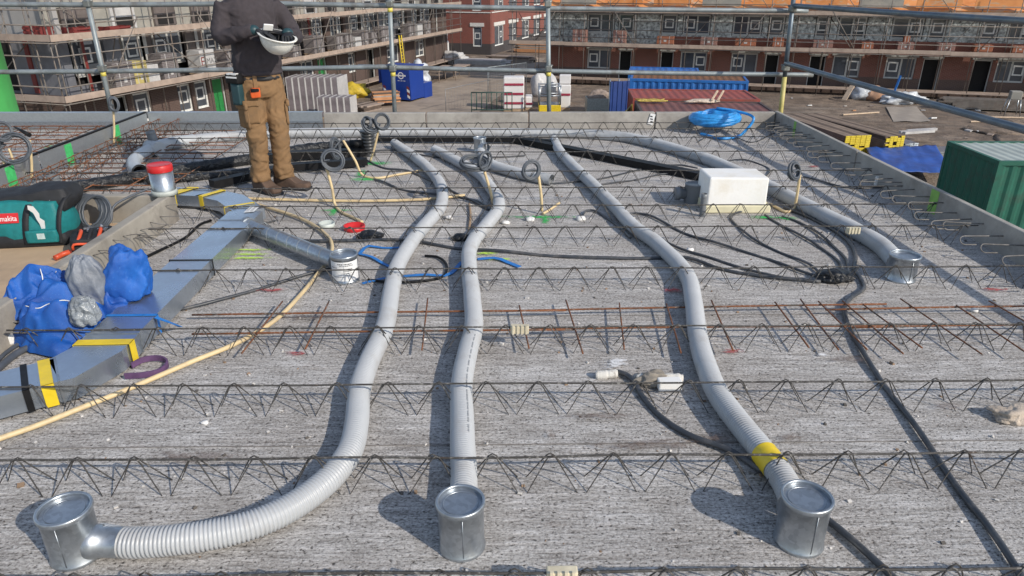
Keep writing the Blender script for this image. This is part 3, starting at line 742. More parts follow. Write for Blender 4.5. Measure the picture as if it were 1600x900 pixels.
cable([(1286, 432), (1262, 412), (1215, 392), (1175, 372), (1150, 350), (1142, 338), (1160, 331), (1195, 331)], 'dark cable running from the cable joint up to the white block', .008)
cable([(1282, 440), (1230, 436), (1170, 428), (1120, 418), (1070, 403), (1000, 403), (930, 403), (860, 399), (800, 394), (720, 388), (660, 379), (600, 374), (540, 376), (480, 377), (440, 366), (410, 348)], 'long dark cable stretching from the spiral pipe across three ducts to the joint', .0105)
cable([(1318, 438), (1312, 410), (1280, 385), (1240, 362), (1210, 345), (1195, 336)], 'dark cable right of the white block, inner of the pair beside the hose', .008)
cable([(1325, 432), (1322, 405), (1300, 382), (1275, 362), (1245, 345), (1222, 338)], 'dark cable right of the white block, outer of the pair beside the hose', .0085)
cable([(908, 340), (916, 330), (930, 330), (945, 338), (968, 355), (985, 372)], 'short dark cable looping left of the right duct', .0085)
cable([(1238, 437), (1180, 425), (1110, 402), (1065, 390), (1030, 372), (1000, 354)], 'dark cable crossing from the right duct to the joint, between two others', .0085)
cable([(852, 288), (900, 284), (960, 275), (1010, 262), (1060, 258), (1090, 262)], 'thin dark cable behind the right duct end', .007)
cable([(930, 290), (985, 282), (1040, 272), (1085, 278), (1110, 292)], 'thin dark cable in front of the black flat duct', .007)
cable([(1255, 276), (1300, 288), (1330, 293), (1380, 293), (1420, 296), (1438, 312)], 'thin dark cable trailing right to the edge wall', .008)
cable([(1130, 252), (1165, 250), (1200, 262), (1195, 275), (1160, 278), (1140, 272)], 'thin dark cable looped behind the white block', .006)
cable([(1090, 222), (1110, 213), (1145, 214), (1175, 222), (1210, 208)], 'thin dark wire under the blue coil', .006)
cable([(280, 484), (330, 473), (400, 452), (450, 437), (500, 424), (520, 420)], 'grey cable from the flat duct towards the labelled can', .009)
cable([(-30, 600), (0, 575), (30, 550), (65, 536), (100, 531), (135, 530)], 'thick grey hose curling out from under the flat duct at the left edge', .016, mat=M_CABLE_L)
cable([(-20, 585), (10, 552), (50, 527), (90, 522)], 'thin grey hose beside the thick one at the left edge', .01, mat=M_CABLE_L)
cable([(215, 408), (250, 392), (290, 370), (312, 352), (330, 345)], 'black cable behind the flat duct, beside the wall pins', .009, mat=M_BLACK)
cable([(560, 245), (600, 262), (640, 268), (690, 290), (730, 310), (765, 328)], 'dark cable running from the bent conduit under the ducts', .009)
cable([(585, 280), (600, 285), (630, 296), (680, 304), (740, 312), (770, 330)], 'dark cable behind the straight conduit', .009)
cable([(430, 345), (405, 352), (395, 365), (420, 372), (445, 365)], 'thin dark cable loop beside the spiral pipe', .006)
cable([(575, 437), (610, 442), (650, 440), (690, 432), (698, 415), (685, 403), (664, 400)], 'black cable tail curling left of the middle duct', .008, mat=M_BLACK)
cable([(640, 240), (690, 246), (760, 246), (820, 243)], 'thin dark cable behind the duct ends', .008)
cable([(400, 262), (450, 256), (500, 257), (560, 262)], 'dark cable right beside the boots', .008)
cable([(560, 238), (620, 234), (680, 238), (705, 240)], 'thin dark cable behind the first duct end', .007)
# a cable joint lump, black foil-wrapped
def lump(c, size, label, name, cat, mat, seed=0, amt=.35, sc=3.0, sub=4, group=None, rz=0, flat=True):
    bm = bmesh.new(); bmesh.ops.create_icosphere(bm, subdivisions=sub, radius=1.0)
    R = Matrix.Rotation(rz, 3, 'Z')
    vs = []
    for q in bm.verts:
        p = q.co.copy(); d = 1+amt*(noise.noise(p*sc*.5+V((seed, 0, 0)))+.6*(.5-abs(noise.noise(p*sc+V((0, seed, 0)))))+.25*noise.noise(p*sc*2.5+V((0, 0, seed))))
        p = p*d; p = V((p.x*size[0]/2, p.y*size[1]/2, max(p.z, -.75 if flat else -9)*size[2]/2))
        vs.append(R @ p+V(c)+V((0, 0, size[2]*.37)))
    bm.verts.index_update(); fs = [[q.index for q in f.verts] for f in bm.faces]; bm.free()
    mb = MB(); mb.add(vs, fs, True); return mb.one(name, mat, label, cat, group)
M_BFOIL = wrinkle('black_foil', (.014, .015, .017), .42, 0, 1, 20)
M_CLEAR = wrinkle('clear_plastic', (.20, .22, .24), .2, 0, 1, 18)
lump(G(1303, 438, 0), (.20, .13, .07), 'black tape-wrapped cable joint where several cables meet', 'cable_joint', 'cable joint', M_BFOIL, 1)
lump(G(578, 373, 0), (.16, .10, .06), 'black tape-wrapped lump of cable near the blue straps', 'cable_joint', 'cable joint', M_BFOIL, 4)
lump(G(723, 375, 0), (.14, .07, .05), 'black tape-wrapped lump of cable just left of the middle duct', 'cable_joint', 'cable joint', M_BFOIL, 9)

# black flat ducts at the back
def bar(pix, w, h, label, z=.02, mat=None):
    pts = [V((q.x, q.y, 0)) for q in (G(x, y, z+h) for x, y in pix)]; mb = MB(); mb.sweep(pts, None, rect(w, z, z+h)); return mb.one('black_duct', mat or M_BLACK, label, 'flat duct', 'black flat ducts')
bar([(800, 212), (1098, 270)], .10, .055, 'long black flat duct pointing from the back to the white block', .012)
bar([(590, 213), (800, 214), (868, 219)], .07, .05, 'black flat duct lying along the back in front of the long grey duct')
bar([(330, 282), (450, 256), (573, 247)], .09, .06, 'black flat duct lying behind the boots, ending at the ribbed pot')
bar([(395, 243), (470, 236), (570, 232)], .10, .07, 'black flat duct leading to the ribbed black pot from the left')
for pix, r, lab in (([(120, 292), (200, 279), (300, 262), (400, 247), (480, 232), (560, 226)], .05, 'black plastic-wrapped pipe running behind the red lid'), ([(230, 283), (300, 278), (380, 268), (420, 262)], .03, 'thin black wrapped pipe in front of the thicker one')):
    path = spline(gpath(pix, r), .02); mb = MB(); mb.tube(path, r, 16, rf=lambda i: r*(1+.10*noise.noise(V((i*.35, 2, 3)))+.05*sin(i*1.1))); mb.one('wrapped_pipe', M_BFOIL, lab, 'pipe', 'black wrapped pipes')
p = G(577, 243); t = thing('ribbed_pot', 'black ribbed plastic pot standing upright at the back with cables on top', 'pipe fitting', (p.x, p.y, 0))
prof = []
for k in range(7):
    z0 = k*.032; prof += [(.062, z0), (.062, z0+.02), (.056, z0+.023), (.056, z0+.03)]
prof += [(.074, .226), (.074, .245), (.055, .247), (.001, .24)]
mb = MB(); mb.lathe(prof, 28, p); mb.build('body', plain('ribbed_black', (.035, .037, .04), .4), t)
mb = MB(); mb.tube([p+V((-.05, -.02, .12)), p+V((-.17, -.03, .12))], .04, 18); mb.build('socket', M_BLACK, t)

# blue straps on the floor
def strap(pix, label, w=.022, mat=None, z=.01):
    pts = [G(x, y, z)+V((0, 0, .004*sin(i*2.0))) for i, (x, y) in enumerate(pix)]; mb = MB(); mb.sweep(spline(pts, .05), None, [(-w/2, 0), (-w/2, .003), (w/2, .003), (w/2, 0)])
    return mb.one('webbing_strap', mat or M_BLUE_STRAP, label, 'strap', 'straps on the floor')
strap([(562, 397), (575, 385), (600, 387), (640, 386)], 'blue strap bent sharply left of the leftmost duct, upper end')
strap([(562, 397), (580, 402), (600, 412), (618, 420)], 'blue strap running down to the leftmost duct')
strap([(566, 443), (590, 438), (612, 432)], 'blue strap piece just right of the labelled can')
strap([(628, 432), (665, 430), (700, 429), (722, 409)], 'blue strap between the leftmost and the middle duct', .026)
strap([(746, 405), (775, 404), (795, 410), (812, 417)], 'blue strap leaving the middle duct to the right', .03)
M_PURPLE = plain('purple_webbing', (.11, .055, .13), .7, 0, .25, 30)
pts = [G(x, y, .02)+V((0, 0, .0)) for x, y in ((195, 588), (225, 586), (250, 580), (262, 568), (250, 560), (225, 562), (205, 572))]
mb = MB(); path = spline(pts, .012); mb.sweep(path, None, [(-.004, -.012), (-.004, .014), (.004, .014), (.004, -.012)]); mb.one('lifting_sling', M_PURPLE, 'purple lifting sling looped out from under the flat duct', 'sling')

# small caps, blobs and scraps
def cup(px, py, r, h, mat, label, cat, name):
    p = G(px, py); mb = MB(); mb.lathe([(.001, .0), (r*.94, 0), (r, .004), (r*1.03, h), (r*.95, h), (r*.92, .008), (.001, .008)], 28, p); return mb.one(name, mat, label, cat)
cup(554, 359, .072, .034, M_RED, 'round red plastic cap lying upside down near the ducts', 'cap', 'plastic_dish')
cup(511, 354, .055, .03, plain('pale_cap', (.46, .50, .47), .5), 'round pale grey cap lying beside the red one', 'cap', 'plastic_dish')
def connector(px0, px1, py, w, label, seed):
    a = G(px0, py); b = G(px1, py); mb = MB(); n = 24
    mb.tube([a.lerp(b, i/n)+V((0, 0, w*.75)) for i in range(n+1)], w, 16, rf=lambda i: w*(1+.18*noise.noise(V((i*.4, seed, 0)))) if 1 < i < n-1 else w*.85)
    chip(mb, .01, seed); return mb
M_PLAST = plain('plaster_crust', (.64, .62, .57), .9, 0, .1, 14, .6, 60, (.20, .165, .13), 26)
connector(931, 963, 590, .02, '', 3).one('wall_plug', M_PLAST, 'short plaster-smeared connector left of the dark hose end', 'connector')
pl = connector(992, 1066, 598, .022, '', 8).one('wall_plug', M_PLAST, 'longer plaster-smeared connector right of the dark hose end', 'connector')
o_ = lump(G(1020, 600, 0), (.13, .075, .06), None, 'mortar_crust', None, plain('grey_mortar', (.26, .23, .19), .95, 0, .25, 30, .6, 70), 12, .5, 4, 4)
o_.parent = pl; o_.matrix_parent_inverse = basis(pl).inverted()
mb = MB(); mb.box(G(1046, 600, .028), (.10, .05, .045), Matrix.Rotation(.05, 3, 'Z'), 0, .006); mb.build('socket_plate', M_WHITE, pl)
M_RAG = wrinkle('dirty_rag', (.50, .42, .34), .9, 0, 1, 12)
lump(G(1585, 655, 0), (.19, .09, .06), 'crumpled dirty rag on the floor at the right edge', 'crumpled_rag', 'rag', M_RAG, 3, .5)
M_CRUMB = plain('white_crumb', (.68, .67, .65), .9)
for i, (px, py, s_, lab) in enumerate(((321, 662, .022, 'white crumb near the long conduit at lower left'), (828, 345, .05, 'crumpled white scrap left of the coil conduit'), (908, 344, .05, 'white scrap beside the short looping cable'), (1078, 392, .035, 'white scrap left of the three dark cables'), (1522, 487, .03, 'white scrap among the rusty bars at right'), (790, 350, .04, 'pale scrap right of the middle duct'), (1540, 845, .0, ''), (702, 342, .04, 'pale scrap beside the leftmost duct bend'))):
    if s_: lump(G(px, py), (s_*1.4, s_, s_*.7), lab, 'plaster_scrap', 'scrap', M_CRUMB, i*3.1, .5, 3, 2)
M_SPACER = plain('spacer_plastic', (.58, .52, .38), .6)
def spacer(px, py, z, label):
    p = G(px, py, z); t = thing('bar_spacer', label, 'spacer', p); mb = MB(); mb.box(p+V((0, 0, 0)), (.085, .03, .04), None, 0, .004)
    for k in range(4): mb.box(p+V((-.03+.02*k, -.017, .004)), (.008, .006, .046))
    mb.build('clip', M_SPACER, t); return t
spacer(1333, 360, GH, 'small cream spacer clipped on a girder near the right wall'); spacer(812, 514, GH-.01, 'small pale spacer clipped on the girder in the centre'); spacer(878, 898, GH-.01, 'pale spacer on the nearest girder at the bottom edge')
p = G(1375, 283, .04); mb = MB(); mb.box(p, (.09, .02, .085), None, 0, .012); mb.one('white_tag', M_WHITE, 'small square white tag standing near the right edge wall', 'tag')
p = onY(1018, 186, 8.19); mb = MB(); mb.box(p, (.06, .004, .12), Matrix.Rotation(.25, 3, 'Y')); tg = mb.one('paper_tag', M_WPAPER, 'white paper tag hanging on the far concrete edge wall', 'tag')
mb = MB()
for k in range(3): mb.box(p+V((.004*k-.004, -.004, .03-.03*k)), (.03, .002, .012), Matrix.Rotation(.25, 3, 'Y'))
mb.build('print', M_INK, tg)
p = G(10, 530, .03); mb = MB(); mb.box(p, (.12, .05, .05), Matrix.Rotation(.3, 3, 'Z'), 0, .01); mb.one('cable_clip', M_WHITE, 'white plastic bracket at the left edge beside the grey hoses', 'bracket')
pts = [G(-20, 503, .1), G(30, 503, .1), G(50, 505, .1), G(54, 515, .09), G(40, 520, .08), G(-20, 518, .08)]
mb = MB(); mb.tube(spline(pts, .01), .005, 7); mb.one('bent_bar', M_HOOK, 'bent steel bar hook at the left edge above the white bracket', 'bar')

# blue hose coil on the far wall
M_BHOSE = plain('blue_hose', (.03, .26, .62), .35, 0, .25, 18)
c = onY(1115, 184, 8.05); t = thing('hose_coil', 'coil of light blue hose leaning on the far edge wall', 'hose', (c.x, c.y, 0))
pts = []
for i in range(34*26+1):
    a = 2*pi*i/26; k = i/26; b_ = k*2.39996; q_ = .35+.65*((k*.618) % 1)**.5; rr = .20+.068*cos(b_)*q_+.006*sin(a*3+k)
    pts.append(c+V((cos(a)*rr*1.06, sin(a)*rr*.80-.03, .004+.062*sin(b_)*q_+.004*sin(a*2+k*2))))
mb = MB(); mb.tube(pts, .0135, 7); mb.build('windings', M_BHOSE, t)
e = c+V((.27, -.02, .07)); mb = MB(); mb.tube(spline([c+V((.05, .1, .09)), e, c+V((.40, -.15, .02)), G(1162, 207, .03), G(1150, 214, .02), G(1125, 216, .02), G(1095, 209, .02)], .02), .015, 8); mb.build('loose_end', M_BHOSE, t)

# ================================================================== STAIR OPENING AT LEFT
wall = thing('opening_upstand', 'rough concrete upstand round the stair opening with wires sticking out of its side', 'low wall', (-2.4, 3.6, 0))
WZ = .20
mb = MB(); mb.bx(HX1, HX1+.07, HY0-.4, HY1+.07, -.6, WZ, 0, .008); chip(mb, .004, 1); mb.build('wall_panel', M_CONC2, wall)
mb = MB(); mb.bx(HX0-.6, HX1-.002, HY1+.001, HY1+.07, -.6, WZ-.004, 0, .008); mb.build('wall_panel', M_CONC2, wall)
for (x0, x1, y0, y1) in ((HX0-.07, HX0, HY0, HY1), (HX0, HX1, HY0-.07, HY0)):
    mb = MB(); mb.bx(x0, x1, y0, y1, -.6, WZ-.008); mb.build('wall_panel', M_CONC2, wall)
for i in range(26):
    y = random.uniform(3.3, 4.85); z = random.uniform(.03, .17); x = HX1+.07; L = random.uniform(.08, .24)
    mb = MB(); mb.tube(spline([(x-.01, y, z), (x+L*.5, y+random.uniform(-.03, .03), z+random.uniform(-.01, .02)), (x+L, y+random.uniform(-.08, .08), max(.01, z+random.uniform(-.08, .04)))], .03), .003, 5); mb.build('tie_wire', M_HOOK, wall)
M_PLY = plain('plywood', (.46, .33, .21), .75, 0, .12, 5, .1, 60, (.33, .24, .16), 2)
PZ = .0
mb = MB(); mb.bx(HX0+.02, HX1-.01, 3.42, HY1-.01, PZ-.018, PZ); mb.one('plywood_sheet', M_PLY, 'tan plywood sheet covering the stair opening under the tool bag', 'board')
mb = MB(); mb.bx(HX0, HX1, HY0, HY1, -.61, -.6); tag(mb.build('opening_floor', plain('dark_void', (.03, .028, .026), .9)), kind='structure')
PZ += .001
# grey cable bundle
c = G(150, 332, .1); c.y = 4.62; pts = []
for i in range(9*16):
    a = 2*pi*i/16; k = i/16
    pts.append(V((-2.82+.10*cos(a)+.012*k-.05, 4.72+.10*sin(a)*.5-.004*k, .13+.10*sin(a)+.006*sin(k*4))))
pts2 = [pts[-1], V((-2.66, 4.72, .17)), V((-2.56, 4.80, .22)), V((-2.47, 4.86, .25))]
mb = MB(); mb.tube(pts+spline(pts2, .03)[1:], .008, 8); mb.one('cable_bundle', M_CABLE_L, 'grey cable bundle tied up behind the tool bag, one end over the wall', 'cable')
for px, lab, cc in ((62, '', 0),): pass

# tool bag
TEAL = plain('teal_fabric', (.006, .165, .17), .65, 0, .18, 30, .25, 160); BLK = plain('black_fabric', (.014, .015, .018), .7, 0, .4, 25, .3, 140)
bo = G(62, 383, 0); bag = thing('tool_bag', 'teal and black canvas tool bag with a white lightning flash, on the plywood', 'tool bag', (-3.13, 4.50, PZ), radians(8)); bag.scale = (.9, 1, 1.16)
def softbox(size, e=.28, n=14, fn=None):
    """rounded cushion-like box as (verts, faces), base at z=0"""
    bm = bmesh.new(); bmesh.ops.create_cube(bm, size=2); bmesh.ops.subdivide_edges(bm, edges=list(bm.edges), cuts=n, use_grid_fill=True)
    vs = []
    for q in bm.verts:
        p = q.co.copy(); s_ = p.normalized()*1.25
        m_ = p.lerp(s_, e); p = V((m_.x*size[0]/2, m_.y*size[1]/2, (m_.z+1)*size[2]/2))
        if fn: p = fn(p)
        vs.append(p)
    bm.verts.index_update(); fs = [[q.index for q in f.verts] for f in bm.faces]; bm.free(); return vs, fs
def bagf(p):
    t_ = max(0, min(1, p.z/.26)); k = 1-.35*t_*t_; p.y *= k; p.x *= 1-.08*t_
    d = noise.noise(p*7)*.012+noise.noise(p*18)*.004; return V((p.x+d, p.y+d, p.z+d*.6))
mb = MB(); vs, fs = softbox((.62, .30, .25), .3, 16, bagf); mb.add(vs, fs, True); mb.build('body', TEAL, bag, True)
mb = MB(); vs, fs = softbox((.63, .31, .07), .2, 10); mb.add(vs, fs, True); mb.build('base', BLK, bag, True)
def lidf(p):
    d = noise.noise(p*6+V((3, 0, 0)))*.022+noise.noise(p*15)*.006; p.z += .155-.18*(p.y/.28)**2*.3; p.y += -.0
    return V((p.x+d, p.y+d, p.z+d+.02*sin(p.x*9)))
mb = MB(); vs, fs = softbox((.60, .27, .12), .35, 14, lidf); mb.add([v_+V((.04, .07, .02)) for v_ in vs], fs, True); mb.build('lid', BLK, bag, True)
mb = MB(); vs, fs = softbox((.2, .05, .17), .25, 8, lambda p: V((p.x, p.y-.05*(p.z/.17)*-1.0, p.z))); mb.add([v_+V((.165, -.132, .05)) for v_ in vs], fs, True); pk = mb.build('pocket', TEAL, bag, True)
mb = MB(); vs, fs = softbox((.21, .03, .07), .2, 8); mb.add([v_+V((.165, -.165, .03)) for v_ in vs], fs, True); mb.build('pocket', TEAL, bag, True)
MF = Matrix.Rotation(radians(80), 3, 'X')
FL = [(0, .06), (.022, .055), (.035, .02), (.03, .0), (.045, -.015), (.03, -.07), (.018, -.066), (.02, -.03), (.015, -.005), (.012, .025), (-.004, .042)]
mb = MB(); M3 = Matrix.Rotation(radians(105), 3, 'X')
vs = [M3 @ V((x*1.5, y*1.35, 0))+V((.135, -.162, .17)) for x, y in FL]; 
vs2 = [p+V((0, -.004, 0)) for p in vs]; n_ = len(vs)
mb.add(vs+vs2, [tuple(range(n_, 2*n_))]+[(i, (i+1) % n_, n_+(i+1) % n_, n_+i) for i in range(n_)]); mb.build('flash_patch', M_WPAPER, bag, True)
mb = MB(); mb.box((.165, -.183, .07), (.05, .003, .032)); mb.build('woven_label', plain('grey_label', (.45, .55, .54), .7), bag, True)
for (xa, w) in ((.055, .04), (.275, .03)):
    mb = MB(); mb.sweep([(xa, -.166, .02), (xa+.0001, -.16, .02)], None, [(-.001, 0)]*3) if False else None
    pts = [V((xa, -.164, .02)), V((xa+.01, -.160, .1)), V((xa+.03, -.135, .19)), V((xa+.05, -.08, .245)), V((xa+.06, .0, .26))]
    mb = MB(); vs = []
    for p_ in spline(pts, .02): vs += [p_+V((-w/2, 0, 0)), p_+V((w/2, 0, 0)), p_+V((w/2, -.004, .003)), p_+V((-w/2, -.004, .003))]
    k = len(vs)//4; fs = []
    for i in range(k-1):
        for j in range(4): fs.append((i*4+j, i*4+(j+1) % 4, i*4+4+(j+1) % 4, i*4+4+j))
    mb.add(vs, fs, True); mb.build('strap', BLK, bag, True)
mb = MB(); mb.box((-.035, -.141, .17), (.13, .004, .055), Matrix.Rotation(radians(-20), 3, 'X')); bd = mb.build('badge', M_RED, bag, True)
text_mesh('lettering', 'makita', .042, Matrix.Translation((-.035, -.145, .168)) @ Matrix.Rotation(radians(70), 4, 'X'), M_WPAPER, bag)
mb = MB(); mb.tube([V((.2, -.06, .23)), V((.225, -.065, .245)), V((.24, -.05, .235)), V((.22, -.045, .225))], .006, 8, closed=True); mb.build('buckle', galv(), bag, True)

# orange and black tool tray
M_OR = plain('orange_handle', (.62, .085, .03), .45)
tr = thing('tool_pouch', 'open black tool pouch full of orange-handled tools, beside the bag', 'tool pouch', (-2.57, 4.33, PZ), radians(25))
vs, fs = softbox((.34, .24, .11), .22, 10, lambda p: V((p.x+.01*noise.noise(p*9), p.y, p.z+.015*noise.noise(p*8)))); mb = MB(); mb.add(vs, fs, True); mb.build('pouch', BLK, tr, True)
for k in range(5):
    x = -.12+.055*k; mb = MB(); mb.tube(spline([(x, -.11, .10), (x+.02, -.03, .135), (x+.01, .06, .12)], .02), .011, 8); mb.build('tool_handle', M_OR if k % 2 == 0 else BLK, tr, True)
mb = MB(); mb.tube(spline([(-.15, -.135, .06), (-.14, -.14, .095), (-.03, -.142, .085), (.06, -.14, .1), (.1, -.135, .07)], .02), .008, 8); mb.build('tool_handle', M_OR, tr, True)
mb = MB(); mb.tube(spline([(-.26, -.12, .02), (-.2, -.08, .03), (-.12, -.1, .04)], .02), .017, 8); mb.build('tool_handle', M_OR, tr, True)
for k in range(12):
    mb = MB(); mb.box((random.uniform(-.1, .13), random.uniform(-.05, .08), .125+random.uniform(0, .02)), (.02, .012, .012), Matrix.Rotation(random.random()*3, 3, 'Z')); mb.build('small_fitting', galv(), tr, True)
# black pliers on the girders at far left
p = onY(30, 204, 6.0); mb = MB(); mb.tube([onY(22, 198, 6.2), onY(46, 211, 6.1)], .016, 8, rf=lambda i: (.006, .02)[i]); mb.one('pliers', M_BLACK, 'black pliers hanging among the cable loops at far left', 'pliers')

# blue mesh sacks and plastic
def sack_material():
    t = NT('blue_mesh_fabric'); co = t.coords(); n = t.noise(co, 6, 5, .7); wv = t.n.new('ShaderNodeTexWave'); wv.inputs['Scale'].default_value = 120; wv.inputs['Distortion'].default_value = 4; wv.inputs['Detail'].default_value = 2; t.l.new(co, wv.inputs[0])
    sp = t.noise(co, 90, 3, .7); c = t.ramp(n, [(.3, (.005, .06, .30)), (.7, (.01, .12, .46))]); c = t.mix(t.ramp(sp, [(.6, 0.0), (.75, .5)]), c, (.10, .26, .58))
    t.color(c); t.rough(.55); t.bump(t.math('ADD', t.math('MULTIPLY', wv.outputs['Fac'], .2), t.math('MULTIPLY', n, 1.5)), .5, .006); return t.m
M_SACK = sack_material()
def crumple(c, size, rz, seed, tilt=0, lobe=None, amt=.2, sub=5, ridge=.16):
    bm = bmesh.new(); bmesh.ops.create_icosphere(bm, subdivisions=sub, radius=1.0); vs = []
    R = Matrix.Rotation(rz, 3, 'Z') @ Matrix.Rotation(tilt, 3, 'Y')
    for q in bm.verts:
        p = q.co.copy(); r_ = 1+amt*noise.noise(p*1.4+V((seed, 0, 0)))
        r_ += ridge*(.32-abs(noise.noise(V((p.x*2.2, p.y*2.2, p.z*1.1))+V((0, seed, 0)))))+.05*noise.noise(p*6+V((seed, seed, 0)))
        if lobe: r_ *= lobe(p)
        p = p*r_; p = R @ V((p.x*size[0]/2, p.y*size[1]/2, p.z*size[2]/2)); p.z = max(p.z, -size[2]*.36); vs.append(p+V(c)+V((0, 0, size[2]*.37)))
    bm.verts.index_update(); fs = [[q.index for q in f.verts] for f in bm.faces]; bm.free(); return vs, fs
def drape(c, rx, ry, H, seed, rz=0, fold=.09, nt=120, nr=34, amp=.25):
    R3 = Matrix.Rotation(rz, 3, 'Z'); c = V(c); vs = []; fs = []
    for j in range(nr+1):
        r_ = j/nr
        for i in range(nt):
            a = 2*pi*i/nt; k = 1+amp*noise.noise(V((cos(a)*1.3+seed, sin(a)*1.3, seed*.3)))+.06*noise.noise(V((cos(a)*4, sin(a)*4, seed)))
            x, y = cos(a)*r_*k, sin(a)*r_*k
            wx = x*1.5+.6*noise.noise(V((x*1.2, y*1.2, seed))); wy = y*1.5+.6*noise.noise(V((x*1.2+9, y*1.2, seed)))
            base = (max(0, 1-r_**1.7))**.75*(.80+.55*noise.noise(V((x*1.5+seed, y*1.5, 3.3))))
            n1, n2 = noise.noise(V((wx*1.3, wy*1.3, seed*2))), noise.noise(V((wx*2.7+5, wy*2.7, seed))); f = (.30-sqrt(n1*n1+.004))+(.22-sqrt(n2*n2+.003))*.35
            h = H*base+fold*f*(min(1, (1-r_)*3.5)+.12)
            vs.append(R3 @ V((x*rx*(1+.25*f), y*ry*(1+.25*f), max(.0, h)))+c)
    for j in range(nr):
        for i in range(nt):
            i2 = (i+1) % nt; fs.append((j*nt+i, (j+1)*nt+i, (j+1)*nt+i2, j*nt+i2))
    return vs, fs
sk = thing('blue_sack', 'crumpled blue mesh sack with white stitching slumped over the concrete ledge', 'sack', (-2.15, 3.05, 0))
mb = MB(); vs, fs = drape((-2.11, 3.11, .012), .30, .24, .27, 2.2, .2, .17, amp=.35); mb.add(vs, fs, True); b1 = mb.build('cloth', M_SACK, sk)
mb = MB(); vs, fs = drape((-2.30, 3.24, .10), .19, .13, .20, 7.9, .5, .13, amp=.4); mb.add(vs, fs, True); mb.build('cloth', M_SACK, sk)
mb = MB(); vs, fs = drape((-2.12, 3.28, .06), .24, .13, .22, 4.4, -.2, .13, amp=.4); mb.add(vs, fs, True); mb.build('cloth', M_SACK, sk)
sk2 = thing('blue_sack', 'upright blue mesh sack lobe leaning on the flat duct, right of the grey bag', 'sack', (-1.9, 3.3, 0))
mb = MB(); vs, fs = crumple((-1.885, 3.31, .12), (.22, .16, .31), .3, 9.3, .25, amt=.38, ridge=.26, lobe=lambda p: 1+.18*max(0, -p.z)); mb.add(vs, fs, True); mb.build('cloth', M_SACK, sk2)
M_GBAG = wrinkle('grey_plastic_bag', (.17, .19, .225), .55, 0, 1, 9, .3, .5)
gb = thing('plastic_bag', 'grey plastic bag tied up between the two blue sacks', 'bag', (-2.1, 3.05, 0))
mb = MB(); vs, fs = crumple((-2.035, 3.22, .12), (.17, .13, .40), .2, 1.4, -.08, lambda p: 1-.5*max(0, p.z), ridge=.28); mb.add(vs, fs, True); mb.build('film', M_GBAG, gb)
cb = thing('plastic_bag', 'crumpled clear plastic packaging lying on the blue sack near the blue strap', 'bag', (-1.95, 2.95, 0))
mb = MB(); vs, fs = crumple((-1.94, 3.0, .12), (.12, .10, .15), .2, 6.4, .1, ridge=.45); mb.add(vs, fs, True); mb.build('film', M_CLEAR, cb)

def stitch(o, pix, lift=.012):
    dg = bpy.context.evaluated_depsgraph_get(); ev = o.evaluated_get(dg); mw = o.matrix_world
    pts = []
    for (x, y) in pix:
        ok, loc, nr, _ = ev.ray_cast(EYE, ray(x, y).normalized()); 
        if ok: pts.append(loc+nr*.003)
    return pts
bpy.context.view_layer.update()
for pix in (((20, 463), (24, 474), (40, 478), (60, 482), (75, 476), (95, 470), (108, 471)), ((62, 420), (66, 432), (68, 446)), ((88, 424), (86, 440), (92, 448))):
    for o in [c_ for c_ in sk.children]:
        pts = stitch(o, pix)
        if len(pts) > 2:
            mb = MB(); mb.tube(spline(pts, .01), .0025, 5); mb.build('stitching', M_WPAPER, sk); break
# ================================================================== PERSON
M_HOOD = plain('charcoal_hoodie', (.052, .045, .050), .95, 0, .15, 40, .25, 220, spec=.2)
M_TROU = plain('tan_work_trousers', (.215, .13, .066), .9, 0, .14, 9, .2, 200, (.15, .10, .06), 5, spec=.2)
M_SKIN = plain('skin', (.48, .27, .19), .55, 0, .08, 20)
M_HAIR = plain('brown_hair', (.05, .03, .02), .7, 0, .3, 60)
M_BOOT = plain('brown_boots', (.095, .06, .042), .85, 0, .3, 15, .4, 90)
M_GLOVE = plain('black_gloves', (.012, .014, .018), .7, 0, .3, 40, .3, 150)
pp = G(429, 297); per = thing('person', 'person in charcoal hoodie and tan work trousers holding a white helmet with gloved hands', 'person', (pp.x, pp.y, .012), radians(35))
# local frame: -Y forward, +X the person's left
L_ = dict(pel=(0, 0, .93), bel=(0, -.005, 1.06), che=(0, .0, 1.26), nkb=(0, .01, 1.45), nck=(0, -.01, 1.53), hd0=(0, -.025, 1.60), hd1=(0, -.03, 1.70),
          hipr=(-.085, 0, .86), hipl=(.085, 0, .86), knr=(-.086, -.03, .49), knl=(.086, -.045, .49), anr=(-.09, .01, .10), anl=(.096, -.01, .10),
          shr=(-.165, .01, 1.39), shl=(.165, .01, 1.39), elr=(-.245, -.06, 1.195), ell=(.29, -.065, 1.185),
          wrr=(-.08, -.27, 1.245), wrl=(.168, -.28, 1.215))
K = list(L_); idx = {k: i for i, k in enumerate(K)}
E_ = [('pel', 'bel'), ('bel', 'che'), ('che', 'nkb'), ('nkb', 'nck'), ('nck', 'hd0'), ('hd0', 'hd1'), ('pel', 'hipr'), ('pel', 'hipl'), ('hipr', 'knr'), ('hipl', 'knl'), ('knr', 'anr'), ('knl', 'anl'),
      ('nkb', 'shr'), ('nkb', 'shl'), ('shr', 'elr'), ('shl', 'ell'), ('elr', 'wrr'), ('ell', 'wrl')]
R_ = dict(pel=(.13, .09), bel=(.13, .09), che=(.15, .10), nkb=.07, nck=.055, hd0=.075, hd1=.085, hipr=.08, hipl=.08, knr=.055, knl=.055, anr=.04, anl=.04, shr=.045, shl=.045, elr=.04, ell=.04, wrr=.027, wrl=.027)
skinned('body', [L_[k] for k in K], [(idx[a], idx[b]) for a, b in E_], [R_[k] for k in K], M_SKIN, per, 2, 0)
